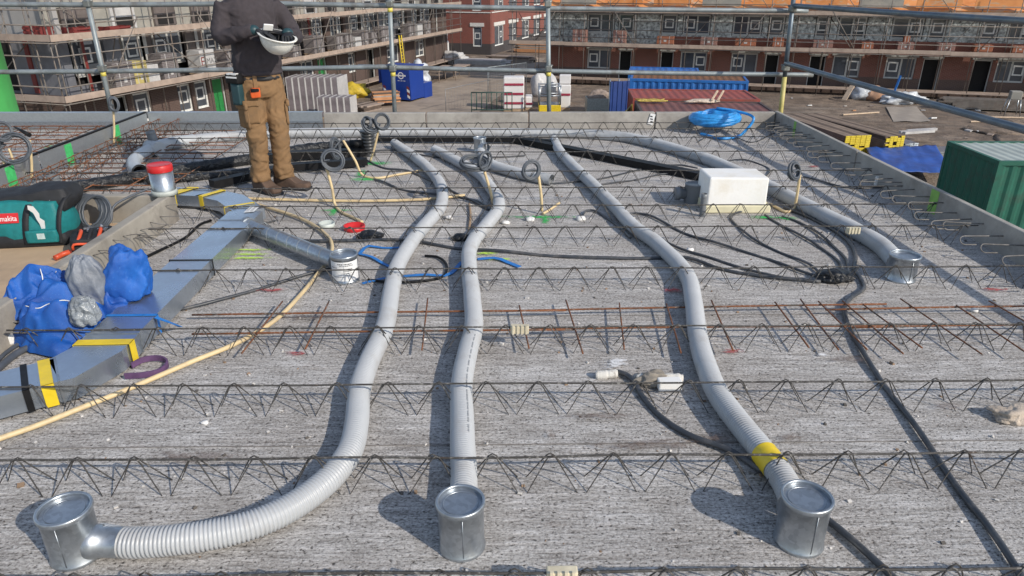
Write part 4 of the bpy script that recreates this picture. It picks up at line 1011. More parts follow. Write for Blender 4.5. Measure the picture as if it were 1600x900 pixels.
# face and hair
mb = MB()
def ell(c, s_, n=16, fn=None):
    bm = bmesh.new(); bmesh.ops.create_uvsphere(bm, u_segments=n*2, v_segments=n, radius=1); vs = []
    for q in bm.verts:
        p = V((q.co.x*s_[0], q.co.y*s_[1], q.co.z*s_[2])); p = fn(p) if fn else p; vs.append(p+V(c))
    bm.verts.index_update(); fs = [[q.index for q in f.verts] for f in bm.faces]; bm.free(); return vs, fs
def headf(p):
    if p.y < 0:
        p.x *= 1-.25*max(0, -p.z/.12)*.7
        p.y -= .018*math.exp(-((p.x/.016)**2+((p.z+.005)/.022)**2))     # nose
        p.y += .010*math.exp(-(((abs(p.x)-.03)/.014)**2+((p.z-.025)/.012)**2))
        p.y -= .005*math.exp(-((p.x/.025)**2+((p.z+.05)/.008)**2))
    return p
vs, fs = ell((0, -.035, 1.665), (.076, .098, .118), 24, headf); mb.add(vs, fs, True)
for s_ in (-1, 1):
    vs, fs = ell((s_*.078, -.02, 1.665), (.012, .022, .032), 8); mb.add(vs, fs, True)
mb.build('head', M_SKIN, per, True)
for s_ in (-1, 1):
    mb = MB(); vs, fs = ell((s_*.03, -.117, 1.688), (.010, .007, .0045), 8); mb.add(vs, fs, True); ey = mb.build('eye', M_WPAPER, per, True); mb = MB(); vs, fs = ell((s_*.03, -.1225, 1.688), (.0055, .004, .0055), 8); mb.add(vs, fs, True); mb.build('iris', M_HAIR, ey, True)
mb = MB(); vs, fs = ell((0, -.012, 1.70), (.088, .106, .098), 20, lambda p: V((p.x, max(p.y, -.085+.04*(p.z < .02)), p.z+.006*noise.noise(p*40)))); mb.add(vs, fs, True); mb.build('hair', M_HAIR, per, True)
# hoodie and trousers: fused from lofts and tapered sleeves
def fused(name, mb, mat, voxel, fold, fscale, seed, bands=()):
    me = bpy.data.meshes.new(name); me.from_pydata(mb.v, [], mb.f); o = bpy.data.objects.new(name, me); C.objects.link(o)
    r = o.modifiers.new('remesh', 'REMESH'); r.mode = 'VOXEL'; r.voxel_size = voxel
    s_ = o.modifiers.new('smooth', 'SMOOTH'); s_.factor = .5; s_.iterations = 5
    nm = bpy.data.meshes.new_from_object(o.evaluated_get(bpy.context.evaluated_depsgraph_get())); bpy.data.objects.remove(o); bpy.data.meshes.remove(me)
    nm.name = name; nm.materials.clear(); nm.materials.append(mat); nm.update()
    for q in nm.vertices:
        p = V((q.co.x*fscale+seed, q.co.y*fscale, q.co.z*fscale*1.5)); w_ = 1.0
        for (z0, dz, g) in bands: w_ += g*math.exp(-((q.co.z-z0)/dz)**2)
        a_ = noise.noise(V((p.x*.6, p.y*.6, p.z*.5))); p2 = p+V((a_*2, a_*2, a_*1.5))
        q.co += q.normal*fold*w_*(.55*noise.noise(p2*.8)+(.26-abs(noise.noise(p2*1.3)))*1.1+.2*noise.noise(p2*3))
    nm.polygons.foreach_set('use_smooth', [True]*len(nm.polygons)); nm.update()
    o = bpy.data.objects.new(name, nm); C.objects.link(o); attach(o, per, True); return o
def loft(mb, rings, n=40):
    vs = []; fs = []
    for (z, rx, ry, cx, cy) in rings:
        for k in range(n):
            a = 2*pi*k/n; c_, s_ = cos(a), sin(a); e = .82
            vs.append(V((cx+rx*math.copysign(abs(c_)**e, c_), cy+ry*math.copysign(abs(s_)**e, s_), z)))
    m = len(rings)
    for i in range(m-1):
        for k in range(n): fs.append((i*n+k, i*n+(k+1) % n, (i+1)*n+(k+1) % n, (i+1)*n+k))
    fs.append(list(range(n))[::-1]); fs.append([(m-1)*n+k for k in range(n)]); mb.add(vs, fs, True)
def limb(mb, pts, rads):
    P = spline(pts, .02); L = [0]
    for a_, b_ in zip(P, P[1:]): L.append(L[-1]+(b_-a_).length)
    K_ = [min(range(len(P)), key=lambda i: (P[i]-V(q)).length) for q in pts]; rr = []
    for i in range(len(P)):
        for k in range(len(K_)-1):
            if K_[k] <= i <= K_[k+1]:
                t_ = (i-K_[k])/max(1, K_[k+1]-K_[k]); t_ = t_*t_*(3-2*t_); rr.append(rads[k]*(1-t_)+rads[k+1]*t_); break
    mb.tube(P, .1, 20, rf=lambda i: rr[i])
mb = MB(); loft(mb, [(.915, .172, .128, 0, 0), (.945, .176, .132, 0, 0), (1.0, .180, .138, 0, -.005), (1.12, .166, .130, 0, -.01), (1.26, .176, .132, 0, -.008), (1.36, .192, .13, 0, .0), (1.42, .195, .115, 0, .005), (1.465, .14, .095, 0, .01), (1.50, .085, .085, 0, .012)])
WR, WL = (-.075, -.275, 1.245), (.165, -.285, 1.215)
limb(mb, [(-.165, .01, 1.405), (-.218, -.005, 1.30), (-.245, -.06, 1.195), (-.165, -.19, 1.22), WR], [.076, .068, .064, .055, .041])
limb(mb, [(.165, .01, 1.405), (.245, -.01, 1.30), (.29, -.065, 1.185), (.24, -.19, 1.18), WL], [.076, .068, .064, .055, .041])
fused('hoodie', mb, M_HOOD, .010, .012, 7.0, 3, ((1.19, .07, .6), (1.0, .05, .5)))
mb = MB(); mb.tube([V((.10*cos(a), .02+.085*sin(a), 1.50+.03*sin(a))) for a in [2*pi*k/24 for k in range(24)]], .036, 12, closed=True); mb.build('hood_collar', M_HOOD, per, True)
mb = MB(); mb.tube([V((.166*cos(a), .122*sin(a), .925)) for a in [2*pi*k/40 for k in range(40)]], .022, 10, closed=True); mb.build('hem_band', M_HOOD, per, True)
mb = MB(); loft(mb, [(.74, .16, .11, 0, 0), (.80, .172, .122, 0, .0), (.88, .168, .125, 0, 0), (.95, .16, .118, 0, 0)])
limb(mb, [(-.085, 0, .80), (-.088, -.012, .66), (-.086, -.03, .50), (-.085, -.005, .30), (-.088, .012, .16), (-.09, .012, .085)], [.094, .092, .077, .072, .072, .077])
limb(mb, [(.085, 0, .80), (.088, -.02, .66), (.086, -.045, .50), (.088, -.025, .30), (.094, -.01, .16), (.096, -.01, .085)], [.094, .092, .077, .072, .072, .077])
fused('trousers', mb, M_TROU, .010, .013, 9.5, 9, ((.14, .09, 1.2), (.48, .07, .6), (.78, .05, .3)))
def pocket(c, size, rz, name='cargo_pocket', mat=M_TROU, rx=0):
    vs, fs = softbox(size, .2, 6); M = Matrix.Rotation(rz, 3, 'Z') @ Matrix.Rotation(rx, 3, 'X'); mb = MB(); mb.add([M @ (p+V((0, 0, .006*noise.noise(p*25))))+V(c) for p in vs], fs, True); return mb.build(name, mat, per, True)
pocket((-.160, -.03, .52), (.13, .022, .17), radians(-75)); pocket((-.172, -.035, .665), (.14, .026, .045), radians(-75), 'pocket_flap')
pocket((.162, -.05, .52), (.13, .022, .17), radians(75)); pocket((.174, -.052, .665), (.14, .026, .045), radians(75), 'pocket_flap')
pocket((-.12, -.098, .56), (.11, .016, .15), radians(-25), 'front_pocket'); pocket((-.122, -.106, .69), (.115, .018, .04), radians(-25), 'pocket_flap')
# belt and tools
M_BELT = plain('dark_belt', (.02, .02, .022), .6)
mb = MB(); mb.tube([V((.158*cos(a), .116*sin(a), .885)) for a in [2*pi*k/40 for k in range(40)]], .02, 8, closed=True); mb.build('belt', M_BELT, per, True)
M_DK = plain('dark_teal_tool', (.015, .05, .06), .5, 0, .2)
pocket((-.19, -.05, .70), (.075, .055, .16), radians(-60), 'drill_holster', M_DK); pocket((-.195, -.045, .86), (.12, .075, .07), radians(-60), 'tool_holder', M_BLACK)
mb = MB(); mb.box((-.215, -.06, .905), (.1, .03, .012), Matrix.Rotation(radians(-60), 3, 'Z')); mb.box((-.212, -.06, .928), (.09, .03, .012), Matrix.Rotation(radians(-60), 3, 'Z')); mb.build('tool_clip', M_WPAPER, per, True)
pocket((-.085, -.140, .755), (.07, .035, .07), radians(-25), 'tape_measure', plain('orange_tape_measure', (.62, .10, .02), .4)); pocket((-.088, -.148, .80), (.06, .035, .025), radians(-25), 'tape_measure_grip', M_BLACK)
pocket((-.07, -.118, .81), (.03, .018, .11), radians(-10), 'belt_loop')
# boots
for s_, ax, ay, rz in ((-1, -.09, .012, .30), (1, .096, -.01, .75)):
    def bf(p):
        k = (p.y+.15)/.30     # 0 toe .. 1 heel
        top = .05+.075*max(0, min(1, (k-.30)/.35)); p.z *= top/.12
        p.x *= .78+.34*math.exp(-((k-.28)/.25)**2); return p
    vs, fs = softbox((.10, .30, .12), .3, 12, bf); M = Matrix.Rotation(rz, 3, 'Z'); mb = MB()
    mb.add([M @ (p+V((0, -.06, .012)))+V((ax, ay, -.012)) for p in vs], fs, True)
    mb.tube([V((ax, ay+.01, .07)), V((ax, ay+.01, .15))], .058, 16); mb.build('boot', M_BOOT, per, True)
    vs, fs = softbox((.105, .305, .024), .2, 8); mb = MB(); mb.add([M @ (p+V((0, -.06, .0)))+V((ax, ay, -.012)) for p in vs], fs, True); mb.build('boot_sole', BLK, per, True)
# gloved hands: palm, four fingers and a thumb as one skinned chain
def hand(w, dirn, curl, side, name='glove'):
    w = V(w); d = V(dirn).normalized(); up = V((0, 0, 1)); s_ = d.cross(up).normalized(); dn = -up
    vs = [w, w+d*.035, w+d*.075]; es = [(0, 1), (1, 2)]; rs = [(.03, .026), (.036, .02), (.038, .017)]
    for k, (off, ln) in enumerate(((-.030, .062), (-.010, .072), (.011, .068), (.030, .052))):
        b = len(vs); p0 = w+d*.085+s_*off
        c1, c2 = curl, curl*1.9
        p1 = p0+(d*cos(c1)+dn*sin(c1))*ln*.5; p2 = p1+(d*cos(c2)+dn*sin(c2))*ln*.35; p3 = p2+(d*cos(c2*1.2)+dn*sin(c2*1.2))*ln*.25
        vs += [p0, p1, p2, p3]; es += [(2, b), (b, b+1), (b+1, b+2), (b+2, b+3)]; rs += [.0115, .0105, .0095, .008]
    b = len(vs); p0 = w+d*.03+s_*side*.035; p1 = p0+d*.03+s_*side*.025+dn*.01; p2 = p1+d*.03+dn*.015
    vs += [p0, p1, p2]; es += [(1, b), (b, b+1), (b+1, b+2)]; rs += [.013, .0115, .009]
    return skinned(name, vs, es, rs, M_GLOVE, per, 2, 0)
hand((-.068, -.283, 1.242), (.85, -.50, -.30), .35, 1)
hand((.160, -.297, 1.21), (-.35, -.80, -.20), .75, -1)
for c_ in ((-.076, -.274, 1.244), (.164, -.287, 1.214)):
    mb = MB(); vs, fs = ell(c_, (.042, .042, .036), 10); mb.add(vs, fs, True); mb.build('glove_cuff', M_DK, per, True)
# helmet, held upside down: a thing of its own
hc = basis(per) @ V((.055, -.375, 1.20))
hel = thing('helmet', 'white safety helmet held upside down in the gloved hands', 'helmet', hc, radians(30)); hel.rotation_euler = (radians(14), radians(6), radians(35))
def helf(k): pass
mb = MB(); prof = []
for k in range(13):
    a = pi/2*k/12; prof.append((.118*sin(a), -.125*cos(a)))
prof = [(max(.001, r_), z_) for r_, z_ in prof]+[(.135, .004), (.137, .010), (.120, .010)]
Msc = Matrix.Diagonal((1, 1.22, 1)).to_3x3(); mb.lathe(prof, 36, (0, 0, 0), Msc); mb.build('shell', plain('white_helmet', (.72, .71, .66), .35, 0, .06, 8, 0, 20, (.5, .47, .4), 6), hel, True)
mb = MB(); pi_ = [(max(.001, .111*sin(pi/2*k/10)), -.117*cos(pi/2*k/10)) for k in range(11)]+[(.12, .0095)]; mb.lathe(pi_, 36, (0, 0, 0), Msc); mb.f = [f[::-1] for f in mb.f]; mb.build('lining', BLK, hel, True)
mb = MB(); mb.tube([V((.1*cos(a), .122*sin(a), -.01)) for a in [2*pi*k/28 for k in range(28)]], .012, 8, closed=True); mb.build('headband', M_BLACK, hel, True)
for a in (0, pi/3, 2*pi/3):
    mb = MB(); mb.tube([V((.1*cos(a)*s_, .122*sin(a)*s_, -.01-.09*(1-s_*s_))) for s_ in [k/6 for k in range(-6, 7)]], .008, 6); mb.build('cradle_strap', M_BLACK, hel, True)
mb = MB(); mb.box((-.03, .11, .03), (.07, .012, .05), Matrix.Rotation(.3, 3, 'X'), 0, .004); mb.build('ear_clip', M_WPAPER, hel, True)

# ================================================================== GUARD RAILS
def rail_tube(a, b, r, label, mat=M_GALV_S, name='guard_rail', cat='guard rail', group='scaffold tubes round the floor', n=14):
    a, b = V(a), V(b); mb = MB(); k = 40
    mb.tube([a.lerp(b, i/k)+V((0, 0, -.012*sin(pi*i/k))) for i in range(k+1)], r, n); return mb.one(name, mat, label, cat, group)
YR = 8.62
def R(px, py, y=YR): return onY(px, py, y)
rr = .0265
rail_tube(R(-90, 6), R(420, 5), rr, 'upper galvanised guard rail at the back, left of and behind the person')
rail_tube(R(405, 5, YR+.055), R(1262, 17, YR+.055), rr, 'upper galvanised guard rail at the back, running over the middle and right', n=16)
rail_tube(R(-90, 113), R(618, 104), rr, 'middle galvanised guard rail at the back, left of the middle post')
rail_tube(R(560, 104, YR+.055), R(1270, 117, YR+.055), rr, 'middle galvanised guard rail at the back, right of the middle post')
# right hand rails, painted dark
a = onY(1240, 9, YR-.06); b = onplane(1660, 33, (a.x-.02, 0, 0), (1, 0, .0)); 
b = V((a.x+.05, 2.4, a.z)); d0 = ray(1640, 31).normalized()
rail_tube(a, a+(EYE+ray(1700, 36)*(5.0)-a)*1.6, .027, 'dark painted upper guard rail at the right, coming nearer', M_STEEL_B)
a = onY(1228, 99, YR-.06)
def xplane(px, py, X): return onplane(px, py, (X, 0, 0), (1, 0, 0))
rail_tube(a, a+(xplane(1680, 221, a.x+.12)-a)*1.7, .027, 'dark painted lower guard rail slanting down at the right', M_STEEL_B)
def post(px0, py0, px1, py1, label, y=YR-.055, mat=M_GALV_S, yb=None, ext=0.0):
    b = onY(px1, py1, yb or y); t = onY(px0, py0, y); b = t.lerp(b, 1.0+ext); th = thing('rail_post', label, 'post', b, 0, 'scaffold posts round the floor')
    mb = MB(); mb.tube([b, t], .0255, 14); mb.build('tube', mat, th)
    return th, b, t
M_YB = plain('yellow_band', (.62, .52, .1), .5, 0, .2, 20)
def coupler(th, c, ax='x', band=True):
    mb = MB(); mb.box(c, (.075, .09, .07), None, 0, .012); mb.tube([c+V((-.05, .02, .03)), c+V((.05, .02, .03))], .009, 6); mb.build('coupler', plain('coupler_steel', (.2, .21, .2), .5, .6, .3), th)
    if band:
        mb = MB(); mb.tube([c+V((0, 0, -.085)), c+V((0, 0, -.04))], .029, 12); mb.build('yellow_band', M_YB, th)
for (x0, y0, x1, y1, lab) in ((133, -12, 174, 172, 'leaning galvanised scaffold post behind the far left corner'), (608, -12, 617, 180, 'galvanised scaffold post in the middle, with yellow bands, right of the person'),
                              (856, -12, 858, 178, 'galvanised scaffold post behind the white packs')):
    th_, b, t = post(x0, y0, x1, y1, lab, ext=.3)
    for py in (6, 107):
        q = t.lerp(b, 0); zc = onY(x0+(x1-x0)*(py-y0)/(y1-y0), py, YR-.055); coupler(th_, zc, band=(x0 > 200 and x0 < 700) or py > 50)
th_, b, t = post(1241, -12, 1226, 120, 'dark scaffold post at the right corner with a yellow lower half', mat=M_STEEL_B)
b2 = onY(1219, 182, YR-.055); b2 = b.lerp(b2, 1.4); mb = MB(); mb.tube([b2, b.lerp(b2, .0)], .027, 14); mb.build('yellow_sleeve', plain('yellow_paint', (.46, .40, .14), .5, 0, .25, 9), th_)
for py in (14, 106): coupler(th_, onY(1240-13*(py/110), py, YR-.055), band=False)

# green silo at far left
M_GREEN = plain('bright_green_paint', (.075, .42, .105), .5, 0, .12, 1.2, 0, 10, (.07, .33, .09), 1)
Yg = 14.0; e = onY(10, 168, Yg); t = thing('green_silo', 'tall bright green round tank at the far left edge', 'tank', (e.x-1.28, Yg, GZ))
mb = MB(); prof = [(1.25, GZ), (1.25, -.9), (1.25, .95), (1.27, .96), (1.27, 1.1), (1.2, 1.12), (.001, 1.35)]; mb.lathe(prof, 40, (e.x-1.27, Yg, 0)); mb.build('shell', M_GREEN, t)
for z in (-2.9, -1.0):
    mb = MB(); mb.lathe([(1.25, z), (1.275, z+.01), (1.275, z+.07), (1.25, z+.08)], 40, (e.x-1.27, Yg, 0)); mb.build('hoop', M_GREEN, t)

# ================================================================== GROUND
mb = MB(); n = 60
mb.sheet(lambda a, b: V((-260+520*a, -40+460*b, GZ-.0)), 2, 2); tag(mb.build('ground', ground_material()), kind='structure')
M_ROAD = plain('sandy_track', (.30, .24, .185), .95, 0, .18, 1.2, .5, 4, (.15, .12, .1), .5)
mb = MB(); mb.add([S(33, -19, GZ+.012), S(33, -12.8, GZ+.012), S(66, -17.0, GZ+.012), S(66, -22.0, GZ+.012)], [(0, 1, 2, 3)]); tag(mb.build('track', M_ROAD), kind='structure')
# mud ridges
for i in range(16):
    u_, w_ = random.uniform(36, 48), random.uniform(-9, 22)
    lump(S(u_, w_, GZ-.12), (random.uniform(1.5, 4), random.uniform(.8, 2), random.uniform(.12, .35)), None, 'mud_ridge', None, ground_material() if i == 0 else bpy.data.materials['site_dirt'], i*2.2, .4, 3, 3, None, random.random()*3)
for o in C.objects:
    if o.name.startswith('mud_ridge'): o['kind'] = 'structure'
# ================================================================== SCAFFOLDED ROW HOUSES
M_FOIL = wrinkle('silver_insulation', (.36, .38, .37), .45, .15, 1, 8.5, .95, 1.0)
M_FOILB = wrinkle('brown_insulation', (.12, .10, .092), .6, .1, 1, 2.5, .3, .7)  # brown darkened so the colour carries the left row's shade
M_FOILG = wrinkle('grey_insulation', (.15, .155, .175), .5, .1, 1, 2.0, .25, .6)
M_FRAME = plain('window_frame', (.44, .44, .42), .5, 0, .1, 4)
M_FRAMED = plain('dark_reveal', (.02, .02, .021), .8)
M_GLASS = plain('window_glass', (.075, .085, .10), .12, 0, .3, .8, spec=.6)
M_STICK = plain('window_sheet', (.60, .60, .58), .7)
M_DECK = plain('deck_plank', (.36, .28, .225), .85, 0, .2, 2.2, .2, 30, (.26, .2, .165), 2)
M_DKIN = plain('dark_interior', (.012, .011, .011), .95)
M_GDOOR = plain('green_door', (.02, .20, .05), .5)
M_CREAMW = plain('cream_wall_panel', (.27, .26, .23), .8, 0, .12, 1.5, 0, 30, (.4, .36, .3), 1)  # cream darkened as well, shade of the left row put into it
M_RD = plain('red_board', (.17, .028, .024), .6, 0, .2, 4)

def wall_cut(root, name, mat, x0, x1, z0, z1, ops, y0=0.0, th=.22):
    xs = sorted({x0, x1, *[o[0] for o in ops], *[o[1] for o in ops]}); xs = [x for x in xs if x0 <= x <= x1]
    zs = sorted({z0, z1, *[o[2] for o in ops], *[o[3] for o in ops]}); zs = [z for z in zs if z0 <= z <= z1]
    mb = MB()
    for j in range(len(zs)-1):
        run = None
        for i in range(len(xs)-1):
            cx, cz = (xs[i]+xs[i+1])/2, (zs[j]+zs[j+1])/2
            hole = any(o[0] < cx < o[1] and o[2] < cz < o[3] for o in ops)
            if not hole and run is None: run = xs[i]
            if hole and run is not None: mb.bx(run, xs[i], y0, y0+th, zs[j], zs[j+1]); run = None
        if run is not None: mb.bx(run, xs[-1], y0, y0+th, zs[j], zs[j+1])
    return mb.build(name, mat, root, True)
def window(root, x0, x1, z0, z1, sheets=1, y=.10, name='window', fr=M_FRAME):
    f = .09; mb = MB()
    for (a, b, c, d) in ((x0, x1, z0, z0+f), (x0, x1, z1-f, z1), (x0, x0+f, z0+f, z1-f), (x1-f, x1, z0+f, z1-f)): mb.bx(a, b, y, y+.07, c, d)
    mul = x1-x0 > 1.25; mx = x0+(x1-x0)*.52
    if mul: mb.bx(mx-.05, mx+.05, y+.003, y+.068, z0+f, z1-f)
    mb.bx(x0-.03, x1+.03, y-.06, y-.002, z0-.05, z0+.002)
    w = mb.build(name, fr, root, True)
    mb = MB(); mb.bx(x0+f, x1-f, y+.03, y+.04, z0+f, z1-f); mb.build('pane', M_GLASS, w, True)
    lo = [((mx if sheets == 1 else x0)+x1)/2] if mul else [(x0+x1)/2]
    if mul and sheets == 2: lo = [(x0+mx)/2]
    mb = MB(); cz = (z0+z1)/2+.05; s_ = .29
    for cx in lo:
        for (a, b, c, d) in ((-s_, s_, s_*.72, s_), (-s_, s_, -s_, -s_*.72), (-s_, -s_*.7, -s_*.72, s_*.72), (s_*.7, s_, -s_*.72, s_*.72)): mb.bx(cx+a, cx+b, y+.018, y+.024, cz+c, cz+d)
    mb.build('paper_sheet', M_STICK, w, True)
    return w
def doorway(root, x0, x1, z0, z1, leaf=None):
    mb = MB(); f = .06
    for (a, b, c, d) in ((x0, x0+f, z0, z1), (x1-f, x1, z0, z1), (x0+f, x1-f, z1-f, z1)): mb.bx(a, b, .08, .16, c, d)
    d_ = mb.build('door_frame', M_FRAME, root, True)
    if leaf:
        mb = MB(); mb.bx(x0+f, x1-f, .12, .15, z0, z1-f); mb.build('door_leaf', leaf, d_, True)
    return d_

def scaffold(label, loc, rz, x0, x1, y_out, y_in, zb, decks, ztop, sp, group, brace_step=4, lean=0, base_deck=True):
    t = thing('scaffold', label, 'scaffold', loc, rz, group); M_T = M_GALV_F
    n = int(round((x1-x0)/sp))
    for i in range(n+1):
        x = x0+(x1-x0)*i/n
        for y in (y_out, y_in):
            dx = random.uniform(-.06, .06); mb = MB(); mb.tube([(x+dx, y, zb), (x-dx*.3+lean*random.uniform(-1, 1), y, ztop+random.uniform(-.3, .5))], .026, 8); mb.build('standard', M_T, t, True)
    for zd in decks:
        for x_k in range(1, n, 3):
            xx = x0+(x1-x0)*x_k/n; mb = MB(); mb.tube([(xx, y_out, zd+.02), (xx+sp*.9*random.choice((-1, 1)), y_in, zd+1.9)], .022, 6); mb.build('brace', M_T, t, True)
        for h in (.48, .98, 1.55):
            mb = MB(); mb.tube([(x0-.3, y_out-.05, zd+h), (x1+.3, y_out-.05, zd+h)], .024, 8); mb.build('ledger', M_T, t, True)
        mb = MB(); mb.tube([(x0-.3, y_out-.05, zd-.12), (x1+.3, y_out-.05, zd-.12)], .024, 8); mb.build('ledger', M_T, t, True)
        x = x0-.2; 
        while x < x1:
            L = min(3.9, x1+.2-x); mb = MB()
            w = (y_in-y_out-.1)/4
            for k in range(4): mb.bx(x+random.uniform(0, .05), x+L-.02, y_out+.05+w*k, y_out+.05+w*(k+1)-.015, zd-.05, zd-.01)
            mb.build('deck', M_DECK, t, True)
            mb = MB(); zo = random.uniform(-.02, .02); mb.bx(x, x+L-.015, y_out-.09, y_out-.055, zd-.06+zo, zd+.17+zo); mb.build('toe_board', M_DECK, t, True); x += L
        for i in range(n+1):
            if i % 2 == 0:
                x = x0+(x1-x0)*i/n; mb = MB(); mb.tube([(x, y_out-.1, zd-.07), (x, y_in+.1, zd-.07)], .024, 6); mb.build('transom', M_T, t, True)
    zs = [zb]+decks
    for i in range(1, n, brace_step):
        for k in range(len(zs)-1):
            if (i+k) % 2: continue
            xa = x0+(x1-x0)*i/n; s_ = 1 if (i//brace_step+k) % 2 else -1
            mb = MB(); mb.tube([(xa, y_out-.08, zs[k]+.2), (xa+s_*sp*1.1, y_out-.08, zs[k+1]+.6)], .024, 6); mb.build('brace', M_T, t, True)
    if base_deck:
        mb = MB(); mb.bx(x0, x1, y_out-.05, y_in, zb+.38, zb+.44); mb.build('deck', M_DECK, t, True)
    return t

Z1, Z2 = -2.55, -.42
# --- right-hand (far) row, facing the camera
U0 = 51.0; W0 = -13.0; LOC = S(U0, W0, 0); RZ = -TH; LEN = 38.0
far = thing('row_house', 'brick row across the yard with orange roofing and silver insulation', 'row houses', LOC, RZ)
def fx(px, py=60): return onplane(px, py, S(U0, 0, 0), U).dot(W)-W0
ups = [(917, 959), (966, 990), (1033, 1057), (1067, 1109), (1145, 1190), (1201, 1225), (1275, 1296), (1310, 1353), (1394, 1443), (1453, 1479), (1534, 1561), (1576, 1620)]
lows = [(917, 953), (1062, 1103), (1141, 1182), (1300, 1344), (1383, 1430), (1557, 1605)]
drs = [(966, 985), (1030, 1050), (1193, 1214), (1262, 1287), (1439, 1467), (1517, 1547)]
# fx evaluated at fixed image heights: positions along the facade
ou = [(fx(a, 45), fx(b, 45), -1.85, -.62) for a, b in ups]; ol = [(fx(a, 105), fx(b, 105), -4.2, -2.92) for a, b in lows]; od = [(fx(a, 115), fx(b, 115), -4.95, -2.95) for a, b in drs]
gap = .05
wall_cut(far, 'wall', [M_BR_RED], 0, LEN, -4.15, -2.62, ol+od); wall_cut(far, 'plinth', M_BR_BROWN, 0, LEN, GZ, -4.152, ol+od, -.002)
wall_cut(far, 'wall', brick('orange_red_brick', (.27, .085, .05), (.2, .06, .04), (.26, .2, .17)), fx(1030, 60), LEN, -2.618, -1.98, [], -.003)
wall_cut(far, 'insulation', M_FOIL, 0, LEN, -1.978 if False else -2.60, -.45, [(a-gap, b+gap, c-gap, d+.12) for a, b, c, d in ou], .06, .16)
mb = MB(); mb.bx(0, LEN, .36, 9, GZ, -.45); mb.build('house_core', M_DKIN, far, True)
mb = MB(); mb.bx(-.003, -.001, 0, 9, GZ, -.4); mb.build('gable', M_BR_BROWN, far, True)
for i, (a, b, c, d) in enumerate(ou): window(far, a, b, c, d, 1 if i % 3 else 2)
for i, (a, b, c, d) in enumerate(ol): window(far, a, b, c, d, 1 if i % 2 else 2)
for i, (a, b, c, d) in enumerate(od): doorway(far, a, b, c, d)
for a, b, c, d in ol+od:
    mb = MB(); mb.bx(a-.1, b+.1, -.05, -.004, d+.02, d+.12); mb.build('lintel', plain('lintel', (.3, .31, .3), .7), far, True)
mb = MB(); mb.bx(-.2, LEN, -.25, .35, -.44, -.2); mb.build('eaves_board', M_DECK, far, True)
mb = MB(); vs = [(-.3, -.3, -.18), (LEN, -.3, -.18), (LEN, 4.4, 3.4), (-.3, 4.4, 3.4)]; mb.add(vs+[(p[0], p[1]+.1, p[2]-.16) for p in vs], [(0, 1, 2, 3), (7, 6, 5, 4), (0, 4, 5, 1), (3, 2, 6, 7), (0, 3, 7, 4), (1, 5, 6, 2)]); roof = mb.build('roof', orange_membrane(), far, True)
for k in range(12):
    mb = MB(); x = 1+k*3.1; mb.bx(x, x+2.4, -.42, -.36, -.05, .45); mb.build('roof_edge_panel', M_CREAMW if k % 3 == 0 else orange_membrane() if k == 1 else bpy.data.materials['orange_membrane'], far, True)
scaffold('galvanised scaffold in front of the far brick row with the orange roof', LOC, RZ, -2.2, LEN, -1.25, -.30, GZ, [Z1, Z2], 1.2, 1.65, 'scaffolds round the new houses', 4)
def box_thing(name, label, cat, c, size, mats, rz=-TH, group=None, bev=.01, seed=0, amt=0.0):
    t = thing(name, label, cat, c, rz, group); mb = MB(); mb.box((0, 0, size[2]/2), size, None, 0, bev)
    if amt: chip(mb, amt, seed)
    mb.build('load' if name.endswith('pallet') else 'body', mats, t, True); return t
M_PAL = plain('pallet_wood', (.36, .26, .17), .85, 0, .2, 6)
M_WRAP_R = brick('wrapped_red_bricks', (.27, .115, .085), (.19, .085, .065), (.36, .31, .29), 1.0)
M_WRAP_G = brick('wrapped_grey_bricks', (.155, .13, .125), (.115, .10, .10), (.30, .28, .28), 1.0)
M_WRAP_O = brick('orange_bricks', (.36, .12, .06), (.28, .09, .045), (.26, .15, .1), 1.0)
M_WRAP_W = wrinkle('white_wrap', (.46, .45, .44), .45, 0, 1, 4, .15, .5)
M_WRAP_Y = wrinkle('yellow_wrap', (.46, .38, .14), .5, 0, 1, 4, .2, .5)
def pallet(label, c, size, mat, rz, group, strap=True):
    t = thing('brick_pallet', label, 'brick pallet', c, rz, group)
    mb = MB(); 
    for k in (-1, 0, 1): mb.bx(-size[0]/2, size[0]/2, k*size[1]*.38-.05, k*size[1]*.38+.05, 0, .09)
    mb.bx(-size[0]/2-.02, size[0]/2+.02, -size[1]/2-.02, size[1]/2+.02, .092, .12); mb.build('pallet', M_PAL, t, True)
    mb = MB(); mb.box((0, 0, .122+size[2]/2), (size[0], size[1], size[2]), None, 0, .015); mb.build('load', mat, t, True)
    if strap:
        mb = MB(); s_ = size
        for k in (-.25, .25):
            x = k*s_[0]; mb.bx(x-.015, x+.015, -s_[1]/2-.006, s_[1]/2+.006, .12, .126+s_[2])
        mb.bx(-s_[0]*.08, s_[0]*.08, -s_[1]/2-.008, -s_[1]/2-.004, .3, .3+s_[2]*.22); mb.build('strap', M_WRAP_W, t, True)
    return t
gp_ = 'brick pallets on the far scaffold'
names = ('tall wrapped red brick pallet, leftmost on the far scaffold deck', 'tall wrapped red brick pallet, second from the left on the far scaffold deck', 'low stack of orange bricks, first to the right of the silver wall', 'mixed grey and red wrapped brick pallet under the double window',
         'low orange brick stack, right of the mixed grey pallet', 'low orange brick stack left of the guard post on the far deck', 'grey wrapped block right of the guard post on the far deck', 'loose orange brick pile under a double window at right', 'wrapped brick pallet in the middle right of the far deck', 'tall orange stack on the wrapped pallet at middle right', 'wrapped mixed brick pallet right of centre under a single window', 'orange brick pile near the right end of the far deck', 'low orange brick pile at the far right of the deck')
